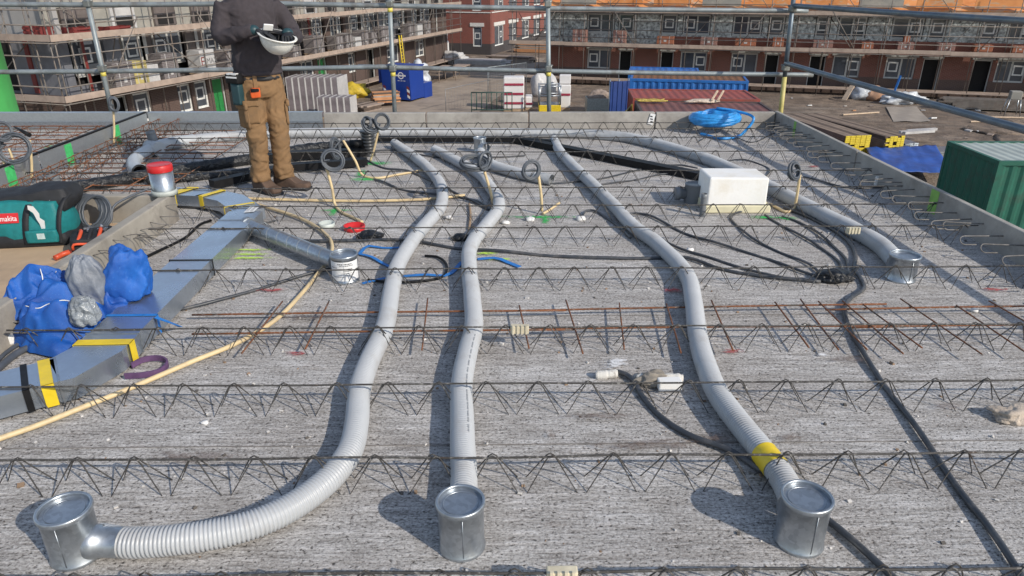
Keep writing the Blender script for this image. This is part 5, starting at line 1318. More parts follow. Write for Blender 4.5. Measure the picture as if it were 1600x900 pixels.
for (a, b, h, m), lab in zip(((899, 921, .82, M_WRAP_R), (961, 981, .8, M_WRAP_R), (1028, 1055, .5, M_WRAP_O), (1095, 1122, .5, M_WRAP_R), (1148, 1182, .42, M_WRAP_O), (1206, 1224, .55, M_WRAP_O), (1268, 1300, .45, M_WRAP_R), (1343, 1362, .4, M_WRAP_O), (1398, 1424, .45, M_WRAP_R), (1408, 1418, .8, M_WRAP_O), (1459, 1488, .45, M_WRAP_R), (1516, 1546, .42, M_WRAP_O), (1575, 1600, .4, M_WRAP_O)), names):
    xa, xb = fx(a, 65), fx(b, 65); x = (xa+xb)/2; w = (xb-xa)*.95
    pallet(lab, S(U0-.78 if 'tall orange' not in lab else U0-.5, W0+x, Z1), (w, .62 if 'tall orange' not in lab else .3, h), m, RZ, gp_)
# --- left row, running away from the camera
V0 = -24.6; UC = 21.9; UE = 61.0; RZL = pi/2-TH; LOCL = S(UC, V0, 0); LENL = UE-UC
left = thing('row_house', 'long brown brick row at left with dark window openings, running away', 'row houses', LOCL, RZL)
def lx(px, py): return onplane(px, py, S(0, V0, 0), W).dot(U)-UC
upw = [(130, 152, 80), (162, 174, 80), (197, 226, 75), (288, 308, 70), (316, 334, 68), (345, 365, 60), (410, 430, 50), (494, 505, 42), (533, 547, 36), (560, 571, 34), (590, 605, 31), (635, 645, 26), (648, 658, 25)]
lww = [(207, 235, 148), (277, 296, 140), (300, 320, 138), (400, 420, 120), (470, 492, 115), (545, 557, 100), (606, 626, 100), (650, 664, 85)]
lwd = [(170, 186, 150), (333, 348, 140), (355, 366, 135), (430, 445, 120), (498, 512, 115), (575, 590, 100)]
def clamp(l):
    out = []; last = .3
    for a, b, y in l:
        xa, xb = lx(a, y), lx(b, y); xa = max(xa, last+.3)
        if xb < xa+.5: xb = xa+.8
        if xb > LENL-.3: break
        out.append((xa, xb)); last = xb
    return out
lu = []; x_ = .7; k_ = 0
while x_ < LENL-2.2:
    w_ = (1.25, 1.0, 1.7, 1.1)[k_ % 4]; lu.append((x_, x_+w_, -1.95, -.58)); x_ += w_+(1.3, .75, 1.55, 1.0)[k_ % 4]; k_ += 1
low_all = sorted([(lx(a, y), lx(b, y), 'w') for a, b, y in lww]+[(lx(a, y), lx(b, y), 'd') for a, b, y in lwd])
ll = []; ld = []; last = .3
for a, b, k in low_all:
    a = max(a, last+.25); b = max(b, a+.9)
    if b > LENL-.3: break
    if k == 'w': ll.append((a, min(b, a+2.0), -4.2, -2.95)); b = min(b, a+2.0)
    else: ld.append((a, min(b, a+1.05), -4.95, -2.95)); b = min(b, a+1.05)
    last = b
wall_cut(left, 'wall', M_BR_BROWN, 0, LENL, GZ, -2.6, ll+ld)
segs = [0]+[LENL*k/9 for k in range(1, 9)]+[LENL]
for k in range(9):
    x0, x1 = segs[k], segs[k+1]; m = (M_FOILG, M_FOILB, M_FOILB, M_FOILB, M_BR_BROWN, M_FOILB, M_FOILG, M_FOILB, M_BR_BROWN)[k]
    ops = [(max(a-.22, x0), min(b+.22, x1), c-.35, d+.08) for a, b, c, d in lu if b+.15 > x0 and a-.15 < x1]
    wall_cut(left, 'insulation' if m is not M_BR_BROWN else 'wall', m, x0+.002, x1-.002, -2.598, -.42, ops, .03, .16)
for i in range(12):
    x = 1+i*3.25; mb = MB(); mb.bx(x, x+.18, -.02, .0, -2.55, -.45); mb.build('batten', M_RD if i in (0, 5) else M_FRAME, left, True)
mb = MB(); mb.bx(.02, LENL, .32, 9, GZ, -.42); mb.build('house_core', M_DKIN, left, True)
for i, (a, b, c, d) in enumerate(lu): window(left, a, b, c, d, 1 if i % 2 else 2, .14)
for i, (a, b, c, d) in enumerate(ll): window(left, a, b, c, d, 1 if i % 2 else 2, .1, fr=plain('white_window_frame', (.66, .66, .63), .5))
for i, (a, b, c, d) in enumerate(ld): doorway(left, a, b, c, d, M_GDOOR if i in (1, 4) else None)
# upper walls and roof of the left row
mb = MB(); mb.bx(0, LENL, .3, .5, -.40, 1.3); mb.build('wall', M_CREAMW, left, True)
for i in range(16):
    x = .6+i*2.4; mb = MB(); mb.bx(x, x+1.3, .18, .296, -.35, .55); mb.build('window_box', M_WRAP_W if i % 3 == 1 else M_FOILB, left, True)
    mb = MB(); mb.bx(x+.15, x+1.1, .165, .178, -.3, .1); mb.build('opening', M_DKIN, left, True)
mb = MB(); vs = [(-.2, .1, 1.3), (LENL, .1, 1.3), (LENL, 5, 4.6), (-.2, 5, 4.6)]; mb.add(vs+[(p[0], p[1]+.1, p[2]-.16) for p in vs], [(0, 1, 2, 3), (7, 6, 5, 4), (0, 4, 5, 1), (3, 2, 6, 7), (0, 3, 7, 4), (1, 5, 6, 2)]); mb.build('roof', plain('pale_roof_sheet', (.30, .30, .29), .6, 0, .2, .7), left, True)
scaffold('long scaffold along the left brown row, running away to the right', LOCL, RZL, -1.2, LENL, -1.25, -.35, GZ, [Z1, Z2], 1.6, 1.9, 'scaffolds round the new houses', 4, .05)
# end wall of the left row, facing the camera
LOCE = S(UC-.05, V0-16.0, 0)
endw = thing('row_house', 'grey insulated end house of the left block, behind the green tank', 'row houses', LOCE, RZ)
ow = [(9.2, 10.4, -1.9, -.6), (12.6, 13.5, -1.9, -.6), (4.5, 6.0, -1.9, -.6)]
wall_cut(endw, 'wall', M_BR_BROWN, 0, 15.9, GZ, -2.6, []); wall_cut(endw, 'insulation', M_FOILG, 0, 15.9, -2.598, -.42, [(a-.2, b+.2, c-.6, d+.3) for a, b, c, d in ow], .03, .16)
mb = MB(); mb.bx(0, 15.2, .3, 8, GZ, -.42); mb.build('house_core', M_DKIN, endw, True)
for a, b, c, d in ow: window(endw, a, b, c, d, 1, .14)
for x in (11.2, 14.4): 
    mb = MB(); mb.bx(x, x+.2, -.03, .025, -2.55, -.45); mb.build('batten', M_RD, endw, True)
mb = MB(); mb.bx(0, 15.9, .25, .45, -.4, 1.6); mb.build('wall', plain('grey_sheeting', (.33, .32, .31), .6, 0, .15, 1), endw, True)
mb = MB(); vs = [(-.2, 0, 1.5), (15.9, 0, 1.5), (15.9, 5, 4.6), (-.2, 5, 4.6)]; mb.add(vs+[(p[0], p[1]+.1, p[2]-.16) for p in vs], [(0, 1, 2, 3), (7, 6, 5, 4), (0, 4, 5, 1), (3, 2, 6, 7), (0, 3, 7, 4), (1, 5, 6, 2)]); mb.build('roof', plain('pale_roof_sheet', (.30, .30, .29), .6, 0, .2, .7), endw, True)
scaffold('scaffold on the end house at far left, facing the camera behind the green tank', LOCE, RZ, 0, 17.1, -1.25, -.35, GZ, [Z1, Z2], 1.6, 1.9, 'scaffolds round the new houses', 3, .1)
# things on the left decks
gl = 'brick pallets on the left scaffold'
def on_left(px0, px1, py, h, m, lab, z=Z1, fn=pallet, dep=.7):
    a = onplane(px0, py, S(0, V0+.9, 0), W).dot(U); b = onplane(px1, py, S(0, V0+.9, 0), W).dot(U); w = min(2.4, max(.8, (b-a)*.9))
    return pallet(lab, S((a+b)/2, V0+.82, z), (w, dep, h), m, RZL, gl) 
for (a, b, y, h, m, lab) in ((168, 204, 118, .95, M_WRAP_G, 'grey brick pallet with film, leftmost on the long left scaffold'), (207, 216, 112, .9, M_WRAP_Y, 'narrow yellow-wrapped pallet on the left scaffold'), (218, 240, 110, .7, M_WRAP_W, 'white and purple wrapped pallet beside the yellow one'),
        (245, 273, 105, 1.05, M_WRAP_G, 'tall grey brick pallet right of the white and purple one'), (304, 330, 95, 1.0, M_WRAP_W, 'white wrapped pallet with a red letter E'), (346, 366, 92, .85, M_WRAP_G, 'grey brick pallet just left of the person'),
        (452, 463, 80, .55, M_WRAP_G, 'low grey brick pallet just right of the person'), (484, 502, 75, .95, M_WRAP_G, 'tall grey brick pallet, second right of the person'), (520, 531, 68, .75, M_WRAP_G, 'grey brick pallet under a brace, third right of the person'), (534, 546, 66, .85, M_WRAP_G, 'grey brick pallet left of two low ones on the left scaffold'),
        (550, 558, 62, .55, M_WRAP_W, 'small pale wrapped pallet in the middle of the left scaffold'), (560, 571, 60, .9, M_WRAP_G, 'grey brick pallet with an arched cover left of the middle post'), (575, 584, 58, .7, M_WRAP_G, 'grey brick pallet close left of the middle post'), (590, 606, 55, .95, M_WRAP_G, 'wide grey brick pallet directly left of the middle post'),
        (633, 645, 48, .9, M_WRAP_G, 'grey brick pallet with a white tag right of the middle post'), (647, 656, 46, .8, M_WRAP_W, 'pale wrapped pallet between two grey ones right of the middle post'), (658, 669, 44, .95, M_WRAP_G, 'last grey brick pallet towards the end of the left scaffold')):
    t = on_left(a, b, y, h, m, lab)
    if 'letter E' in lab:
        MT = Matrix.Translation((-.35, -.357, .62)) @ Matrix.Rotation(pi/2, 4, 'X'); text_mesh('lettering', 'E', .55, MT, M_RD, t)
        MT = Matrix.Translation((.28, -.357, .62)) @ Matrix.Rotation(pi/2, 4, 'X'); text_mesh('lettering', 'MAX', .34, MT, plain('grey_print', (.12, .12, .12), .7), t)
for (a, b, h, lab) in ((45, 72, .42, 'red crates on the upper deck at far left'), (112, 125, .35, 'small red crate on the upper deck near the corner'), (160, 197, .28, 'long red crate on the upper deck of the left scaffold')):
    y = 42; q0 = onplane(a, y, S(UC-.7, 0, 0), U) if b < 100 else onplane(a, y, S(0, V0+.9, 0), W); q1 = onplane(b, y, S(UC-.7, 0, 0), U) if b < 100 else onplane(b, y, S(0, V0+.9, 0), W)
    c_ = (q0+q1)/2; t = thing('crate', label=lab, cat='crate', loc=(c_.x, c_.y, Z2), rz=RZ if b < 100 else RZL); L = max(.8, (q1-q0).length*.9); mb = MB()
    for k in range(3): mb.bx(-L/2, L/2, -.3, -.27, .02+k*h/3, h/3*(k+.75)); mb.bx(-L/2, L/2, .27, .3, .02+k*h/3, h/3*(k+.75))
    mb.bx(-L/2, -L/2+.03, -.268, .268, 0, h); mb.bx(L/2-.03, L/2, -.268, .268, 0, h); mb.bx(-L/2+.032, L/2-.032, -.266, .266, .0, .03); mb.build('body', M_RD, t, True)
# yellow ladder
a = onplane(632, 102, S(0, V0+1.6, 0), W); b = onplane(625, 55, S(0, V0+1.4, 0), W); t = thing('ladder', 'yellow ladder leaning against the left scaffold, right of the middle post', 'ladder', (a.x, a.y, a.z))
for s_ in (-.2, .2):
    mb = MB(); mb.tube([a+U*s_-V((0, 0, 1.0)), b+U*s_], .04, 6); mb.build('rail', plain('yellow_ladder', (.62, .46, .03), .5), t)
for k in range(9):
    q = a.lerp(b, k/9); mb = MB(); mb.tube([q-U*.2, q+U*.2], .02, 6); mb.build('rung', plain('yellow_ladder', (.62, .46, .03), .5), t)

# ================================================================== RED BRICK BUILDING AT THE BACK
c = G(767, 86, GZ); 
M_BR_D = brick('dark_red_brick', (.235, .062, .042), (.17, .05, .036), (.22, .15, .13))
M_PLN = brick('dark_plinth', (.06, .05, .05), (.045, .04, .04), (.09, .08, .08))
def brickside(name, lab, loc, rz, L, ops, H=9.0):
    t = thing(name, lab, 'brick building', loc, rz)
    wall_cut(t, 'wall', M_BR_D, 0, L, GZ+1.0, GZ+H, ops); wall_cut(t, 'plinth', M_PLN, 0, L, GZ, GZ+.998, ops, -.02, .24)
    mb = MB(); mb.bx(.1, L-.1, .4, 10, GZ, GZ+H); mb.build('house_core', M_DKIN, t, True)
    for (a, b, z0, z1) in ops:
        w = window(t, a, b, z0, z1, 1, .06, fr=plain('white_window_frame', (.66, .66, .63), .5))
        mb = MB(); mb.bx(a-.25, b+.25, -.06, -.003, z1, z1+.32); mb.build('lintel', plain('white_lintel', (.6, .58, .54), .7), t, True)
    mb = MB(); mb.bx(-.02, L+.02, -.05, -.004, GZ+3.75, GZ+3.84); mb.build('string_course', plain('white_lintel', (.6, .58, .54), .7), t, True)
    return t
cu, cw = c.dot(U), c.dot(W)
brickside('brick_building', 'finished red brick building with white windows at the back, its side facing the camera', S(cu, cw-16, 0), RZ, 16, [(14.2, 15.1, GZ+.75, GZ+2.55), (14.2, 15.1, GZ+3.95, GZ+5.9), (8, 9, GZ+.75, GZ+2.55)])
brickside('brick_building', 'finished red brick building wing with rows of white windows, receding behind the middle rails', S(cu+.3, cw, 0), RZL, 34, [(x, x+2.9, z, z+1.85) for x in (.9, 5.6, 10.3, 15, 19.7, 24.4, 29.1) for z in (GZ+.7, GZ+3.95)])
# ================================================================== THINGS ON THE SITE
M_CORR_R = plain('red_container_paint', (.27, .055, .04), .6, .0, .2, 1.2, 0, 10, (.15, .07, .05), 1.1)
M_CORR_D = plain('dark_container_paint', (.06, .045, .042), .7, 0, .2, 1, 0, 10, (.11, .07, .05), 1.4)
M_CORR_B = plain('blue_container_paint', (.015, .12, .38), .5, 0, .15, 1, 0, 10, (.01, .06, .2), 1.2)
M_CORR_RU = plain('rust_roof', (.17, .075, .03), .8, 0, .3, .8, 0, 10, (.09, .05, .03), 1)
M_CORR_G = plain('green_container_paint', (.010, .105, .07), .55, 0, .2, 1.5, 0, 10, (.03, .06, .045), 1.6)
M_CORR_GD = plain('green_container_roof', (.36, .40, .37), .7, 0, .15, 1.2)
M_CORNER = plain('corner_post', (.05, .055, .06), .6)
def container(label, loc, rz, L, Wd, H, side, roofm, doors=None, pitch=.28, group='shipping containers on the site', name='shipping_container'):
    """local origin at the near-left bottom corner; x along the length, y away"""
    t = thing(name, label, 'container', loc, rz, group)
    def corr(p0, dx, up_, Ln, nrm, top=False, a=.04):
        vs = []; fs = []; n = int(Ln/pitch)*4; prof = (0, 0, 1, 1)
        for i in range(n+1):
            s_ = Ln*(i/n if n else 0); o = prof[i % 4]*a; sh = 0
            q = V(p0)+V(dx)*s_-V(nrm)*o; vs += [q, q+V(up_)]
        for i in range(n): fs.append((2*i, 2*i+2, 2*i+3, 2*i+1))
        return vs, fs
    e = .1
    for nm, p0, dx, up_, Ln, nrm, m in (('side_wall', (e, .02, .15), (1, 0, 0), (0, 0, H-.27), L-2*e, (0, -1, 0), side), ('side_wall', (e, Wd-.02, .15), (1, 0, 0), (0, 0, H-.27), L-2*e, (0, 1, 0), side),
                                  ('end_wall', (.02, e, .15), (0, 1, 0), (0, 0, H-.27), Wd-2*e, (-1, 0, 0), side), ('end_wall', (L-.02, e, .15), (0, 1, 0), (0, 0, H-.27), Wd-2*e, (1, 0, 0), side),
                                  ('roof', (e, .1, H-.02), (1, 0, 0), (0, Wd-.2, 0), L-2*e, (0, 0, 1), roofm)):
        mb = MB(); vs, fs = corr(p0, dx, up_, Ln, nrm, nm == 'roof', .035 if nm != 'roof' else .02); mb.add(vs, fs); mb.build(nm, m, t, True)
    mb = MB(); q = .1
    for x in (0, L-q):
        for y in (0, Wd-q): mb.bx(x, x+q, y, y+q, 0, H)
    for z in (0, H-.11):
        for y in (0, Wd-q): mb.bx(q, L-q, y, y+q, z, z+.11+.0)
        for x in (0, L-q): mb.bx(x, x+q, q, Wd-q, z, z+.11)
    mb.build('frame', side, t, True)
    mb = MB(); mb.bx(.12, L-.12, .12, Wd-.12, .1, .15); mb.build('floor', M_CORNER, t, True)
    return t
M_NAVY = plain('navy_skip_paint', (.008, .04, .24), .42, 0, .1, 1)
c_ = container('dark maroon ribbed container, nearest of the two side by side behind the edge wall', (4.7, 24.3, GZ), radians(-5), 4.6, 2.75, 2.6, M_CORR_D, plain('dull_red_roof', (.17, .065, .055), .7, 0, .3, .9, 0, 8, (.05, .04, .04), .8))
c2 = container('red rusty-roofed container, just beyond the dark maroon one', (4.98, 27.6, GZ), radians(-5), 4.75, 2.5, 2.6, M_CORR_R, M_CORR_R)
q = G(985, 123, -2.6); c3 = container('blue ribbed container with a rusty roof, farthest in the row of three', (q.x, q.y+.1, GZ), radians(-12), 5.2, 2.3, 2.6, M_CORR_B, M_CORR_RU)
q = G(985, 114, -2.6); c4 = container('blue container half hidden behind the rusty roof', (q.x, q.y+.6, GZ), radians(-12), 3.4, 2.2, 2.6, M_CORR_B, M_CORR_B)
# open container doors
t = thing('container_door', 'tall blue container door standing open at the left of the blue container', 'container door', (4.6, 33.2, GZ))
qa = onY(984, 125, 33.3); qb = onY(955, 125, 33.0); a0 = V((qa.x, qa.y, 0)); b0 = V((qb.x, qb.y, 0)); mb = MB(); d_ = (a0-b0).normalized(); n_ = V((d_.y, -d_.x, 0))
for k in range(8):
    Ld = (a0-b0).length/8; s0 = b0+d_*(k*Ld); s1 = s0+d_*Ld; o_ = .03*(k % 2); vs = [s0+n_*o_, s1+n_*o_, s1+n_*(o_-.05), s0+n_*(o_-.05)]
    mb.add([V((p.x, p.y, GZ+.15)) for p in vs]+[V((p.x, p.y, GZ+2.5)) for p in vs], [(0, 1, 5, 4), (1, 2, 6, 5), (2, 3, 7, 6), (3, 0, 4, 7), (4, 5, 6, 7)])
mb.build('leaf', plain('shaded_blue_door', (.007, .035, .17), .5, 0, .2, 1.5), t)  # darker than the container's blue: shade put into the paint
mb = MB()
for k in (0.0, .45, (a0-b0).length):
    s0 = b0+d_*k; mb.tube([V((s0.x, s0.y, GZ+.1))-n_*.08, V((s0.x, s0.y, GZ+2.6))-n_*.08], .035, 6)
mb.build('lock_rod', M_GALV, t)
t = thing('container_door', 'olive yellow inner side of a container door beside the red container', 'container door', (4.9, 25.5, GZ)); mb = MB(); a0 = V((4.92, 27.5, 0)); b0 = V((4.12, 25.2, 0)); mb.add([V((b0.x, b0.y, GZ+.1)), V((a0.x, a0.y, GZ+.1)), V((a0.x, a0.y, GZ+2.4)), V((b0.x, b0.y, GZ+2.3)), V((b0.x+.05, b0.y, GZ+.1)), V((a0.x+.05, a0.y, GZ+.1)), V((a0.x+.05, a0.y, GZ+2.4)), V((b0.x+.05, b0.y, GZ+2.3))], [(0, 1, 2, 3), (4, 7, 6, 5), (0, 3, 7, 4), (1, 5, 6, 2), (3, 2, 6, 7)]); mb.build('leaf', plain('olive_paint', (.16, .13, .02), .6), t)
# things on the red roof
q = G(1018, 158, -2.55); mb = MB(); pts = [q+V((.45*sin(i*1.7)*(1+.3*sin(i*.6)), .3*cos(i*2.1), .03)) for i in range(24)]; mb.tube(spline(pts, .08), .018, 6); mb.one('rope_heap', plain('yellow_rope', (.45, .34, .08), .8), 'tangled yellow rope lying on the container roof', 'rope')
lump(G(1098, 160, -2.58), (1.1, .35, .14), 'grey cloth bundle lying on the container roof', 'cloth_bundle', 'cloth', M_RAG, 5, .4, 3, 3)
for k, (dx, lab) in enumerate(((0, 'pale wood lath leaning on the container roof, left of two'), (.22, 'pale wood lath leaning on the container roof, right of two'))):
    q = G(1112, 158, -2.5)+V((dx, 0, 0)); mb = MB(); mb.sweep([q, q+V((.35, .6, .25))], None, rect(.06, 0, .05)); mb.one('wood_lath', plain('pale_wood', (.55, .42, .3), .8), lab, 'lath')
# green container on the right
q = G(1562, 252, -2.6); t = container('dark green ribbed container with a pale roof at the right edge', (q.x, q.y, GZ), radians(-2), 6.06, 2.42, 2.6, M_CORR_G, M_CORR_GD)
# blue paper-press skip with emblem
M_NAVY = plain('navy_skip_paint', (.008, .04, .24), .42, 0, .1, 1)
q0 = G(600, 157, GZ); q1 = G(643, 160, GZ); d_ = (q1-q0).normalized(); rz_ = atan2(d_.y, d_.x); Ws = (q1-q0).length; Hs = 1.95
sk = thing('waste_skip', 'dark blue waste skip with a white round emblem and striped corners, beside the middle post', 'waste skip', q0, rz_)
mb = MB(); vs = [(0, 0, .12), (Ws, 0, .12), (Ws, 1.6, .12), (0, 1.6, .12), (0, -.12, Hs), (Ws, -.12, Hs), (Ws, 1.6, Hs), (0, 1.6, Hs)]; mb.add(vs, [(0, 3, 2, 1), (0, 1, 5, 4), (1, 2, 6, 5), (2, 3, 7, 6), (3, 0, 4, 7), (4, 5, 6, 7)]); mb.build('body', M_NAVY, sk, True)
mb = MB(); mb.bx(-.04, Ws+.04, -.17, 1.65, Hs+.003, Hs+.08); mb.bx(-.45, -.003, .3, 1.4, 1.0, Hs-.1); mb.build('lid', M_NAVY, sk, True)
mb = MB(); cx, cz = Ws*.70, 1.52; yf = lambda z: -.12*(z-.12)/(Hs-.12)-.008
def quadf(pts): mb.add([V((x, yf(z), z)) for x, z in pts], [tuple(range(len(pts)))])
nn = 28
for k in range(nn):
    a0, a1 = 2*pi*k/nn, 2*pi*(k+1)/nn; quadf([(cx+.20*cos(a0), cz+.20*sin(a0)), (cx+.20*cos(a1), cz+.20*sin(a1)), (cx+.145*cos(a1), cz+.145*sin(a1)), (cx+.145*cos(a0), cz+.145*sin(a0))])
mb.build('emblem', M_WPAPER, sk, True)
mb = MB(); x = cx-.34
while x < cx+.30:
    w_ = random.uniform(.06, .09); mb.add([V((x, yf(cz)-.006, cz-.045)), V((x+w_, yf(cz)-.006, cz-.045)), V((x+w_, yf(cz)-.006, cz+.045)), V((x, yf(cz)-.006, cz+.045))], [(0, 1, 2, 3)]); x += w_+.02
for k in range(3): mb.add([V((cx-.24+k*.19, yf(cz-.3), cz-.31)), V((cx-.1+k*.19, yf(cz-.3), cz-.31)), V((cx-.1+k*.19, yf(cz-.3), cz-.285)), V((cx-.24+k*.19, yf(cz-.3), cz-.285))], [(0, 1, 2, 3)])
mb.build('wordmark', M_WPAPER, sk, True)
for sx in (.06, Ws-.24):
    for k in range(4):
        mb = MB(); z0 = .18+.17*k; quadf([(sx, z0+.1), (sx+.17, z0), (sx+.17, z0+.16), (sx, z0+.26)]); mb.build('hazard_stripe', M_WPAPER if k % 2 == 0 else M_RD, sk, True)
q = G(655, 150, GZ); lump(V((q.x-.1, q.y+.6, GZ+.55)), (1.35, 1.5, 1.55), 'heap of crumpled clear packing plastic bulging beside the blue skip', 'plastic_heap', 'plastic waste', wrinkle('packing_film', (.52, .54, .56), .3, 0, 1, 3, .35, 1.0), 5, .45, 5, 4)
q = G(648, 153, GZ); box_thing('waste_bin', 'low blue bin full of plastic film, right of the blue skip', 'bin', q+V((.45, .45, 0)), (.85, 1.0, .9), M_NAVY, rz_, None, .02)
# wrapped paving stacks by the left
M_PAV = brick('wrapped_paving', (.17, .15, .155), (.135, .12, .125), (.38, .36, .37), .28)
def stack_row(label, px0, px1, pyb, h, n, dep=1.1, m=M_PAV):
    a = G(px0, pyb, GZ); b = G(px1, pyb, GZ); d_ = (b-a).normalized(); L = (b-a).length
    for i in range(n):
        c_ = a+d_*(L*(i+.5)/n); t = thing('paving_stack', label % ordw[i], 'paving stack', (c_.x, c_.y, GZ), atan2(d_.y, d_.x)-.12, 'wrapped paving stacks')
        w = L/n*.94; mb = MB(); mb.bx(-w/2, w/2, 0, dep, 0, .1); mb.build('pallet', M_PAL, t, True)
        mb = MB(); mb.box((0, dep/2, .102+h/2), (w, dep, h), None, 0, .04); chip(mb, .015, i); mb.build('load', wrinkle('film_wrapped_paving', (.19, .165, .175), .4, 0, 1, 3, .4, .7), t, True)
        mb = MB()
        for k in (-.48, .48): mb.bx(k*w-.02, k*w+.02, -.012, dep, .1, .115+h)
        mb.build('film_edge', M_WRAP_W, t, True)
stack_row('tall film-wrapped paving stack right of the person, %s in its row', 452, 532, 176, 1.75, 8, 1.6); stack_row('low film-wrapped paving stack in front of the tall ones, %s in its row', 498, 550, 186, 1.0, 5, 1.0)
# timber and boards
M_BD1 = plain('dark_board', (.10, .072, .055), .9, 0, .3, 3); M_BD2 = plain('pale_grey_board', (.33, .28, .24), .9, 0, .25, 3); M_BRB = plain('brown_board', (.22, .165, .125), .85, 0, .25, 2.5)
M_OW = plain('orange_timber', (.50, .24, .11), .8, 0, .2, 3); M_GW = plain('grey_timber', (.28, .22, .18), .9, 0, .25, 3)
def boards(label, c, L, w, h, n, rz, m, cat='timber stack', name='timber_stack', endm=None, jit=.05):
    t = thing(name, label, cat, c, rz); rows = max(1, int(h/.07))
    mb = MB()
    for r in range(rows):
        for k in range(n):
            y = -w/2+w*(k+.5)/n; j = random.uniform(-jit, jit); mb.bx(-L/2+j, L/2+j, y-w/n*.46, y+w/n*.46, r*h/rows, (r+.86)*h/rows, random.choice((0, 0, 1, 2)))
    mb.build('boards', [m, M_BD1, M_BD2] if m in (M_BRB, M_GW, M_OW) else [m, m, m], t, True)
    if endm:
        mb = MB()
        for r in range(rows):
            for k in range(n):
                if random.random() < .22: continue
                y = -w/2+w*(k+.5)/n; mb.bx(-L/2-jit-.05, -L/2-jit-.002, y-w/n*.45, y+w/n*.45, r*h/rows, (r+.88)*h/rows)
        mb.build('painted_ends', endm, t, True)
    return t
q = G(595, 165, GZ); boards('stack of orange-brown planks leaning left of the blue skip', q+V((.3, 0, .25)), 1.5, 1.1, .55, 5, radians(20), M_OW)
q = G(575, 172, GZ); boards('scattered grey-brown planks in front of the orange stack', q, 1.5, 1.0, .35, 4, radians(60), M_GW, jit=.3)
q = G(690, 128, GZ); 
for k, (px, py) in enumerate(((690, 125), (715, 122))):
    q = G(px, py, GZ); t = thing('trestle_table', ('low board-topped trestle behind the blue skip', 'second board-topped trestle farther right of the blue skip')[k], 'trestle', q, RZL); mb = MB(); mb.bx(-1.6, 1.6, -.5, .5, .78, .86); mb.build('top', M_DECK, t, True)
    for x in (-1.4, 1.4):
        for y in (-.4, .4): mb = MB(); mb.tube([(x, y, 0), (x, y, .78)], .03, 6); mb.build('leg', M_GW, t, True)
M_YEND = plain('yellow_board_end', (.62, .47, .03), .6); M_BRB = plain('brown_board', (.22, .165, .125), .85, 0, .25, 2.5)
def tim(px, py, z, label, L, w, h, rz): 
    q = G(px, py, z); return boards(label, V((q.x+L/2*cos(rz), q.y+L/2*sin(rz), GZ)), L, w, h, 5, rz, M_BRB, endm=M_YEND, jit=.04)
tim(1340, 211, -4.2, 'brown timber stack with yellow painted ends, left of two', 5.0, 1.15, 1.0, radians(100)); tim(1398, 212, -4.3, 'brown timber stack with yellow ends, right of two', 5.4, .9, .9, radians(104))
boards('short stack of grey steel planks at the end of the timber stacks', G(1398, 224, -4.9)+V((0, -.2, -.3)), 1.4, .9, .5, 4, radians(100), M_GALV, 'plank stack', 'plank_stack')
boards('few pale boards on the mud right of the yellow-ended timber', G(1432, 224, GZ)+V((0, 0, .5)), 1.6, .5, .12, 3, radians(15), M_WRAP_W, 'boards', 'loose_boards', jit=.3)
boards('grey boards leaning behind the right edge wall near the corner', G(1275, 190, -4.6)+V((0, 0, -.6)), 2.6, 1.0, .5, 4, radians(95), M_GW, jit=.2)
q = G(1415, 162, GZ); mb = MB(); mb.sheet(lambda a, b: S(*(lambda p: (p.dot(U), p.dot(W)))(V(G(1385+40*a, 171-0*a, GZ)).lerp(V(G(1437+8*a, 191, GZ)), b) if False else G(1384+48*a+(12+10*a)*b, 168+23*b, GZ)), GZ+.04+.02*sin(a*9+b*5)), 10, 6); mb.one('ground_board', plain('grey_board', (.30, .26, .22), .9, 0, .15, 2), 'large grey board lying flat on the mud in the yard', 'board')
# tarp
M_TARP = wrinkle('blue_tarp', (.014, .075, .32), .5, 0, 1, 1.8, .35, 1.0)
def tarp(a, b):
    px = 1352+110*a; py = 232+38*b-10*a*(1-b)*.4; q = G(px+25*b, py, -4.75)
    return q+V((0, 0, 1.2*(.05*noise.noise(V((a*4, b*3, 0)))+.05*(.3-abs(noise.noise(V((a*7, b*2.5, 4)))))+.03*sin(a*5)*b)))
mb = MB(); mb.sheet(tarp, 40, 24); v0 = list(mb.v); 
o = mb.one('tarpaulin', M_TARP, 'blue tarpaulin spread over a low heap beside the green container', 'tarpaulin'); so = o.modifiers.new('thick', 'SOLIDIFY'); so.thickness = .03
q = G(1410, 258, GZ); lump(V((q.x, q.y+1.2, GZ)), (2.4, 2.2, .30), 'low dark heap under the blue tarpaulin', 'material_heap', 'heap', M_GW, 3, .3)
q = G(1452, 240, GZ); boards('bundle of thin grey rods left of the green container', q+V((.3, -.4, 0)), 2.4, .9, .3, 8, radians(10), M_GALV, 'rod bundle', 'rod_bundle', jit=.25)
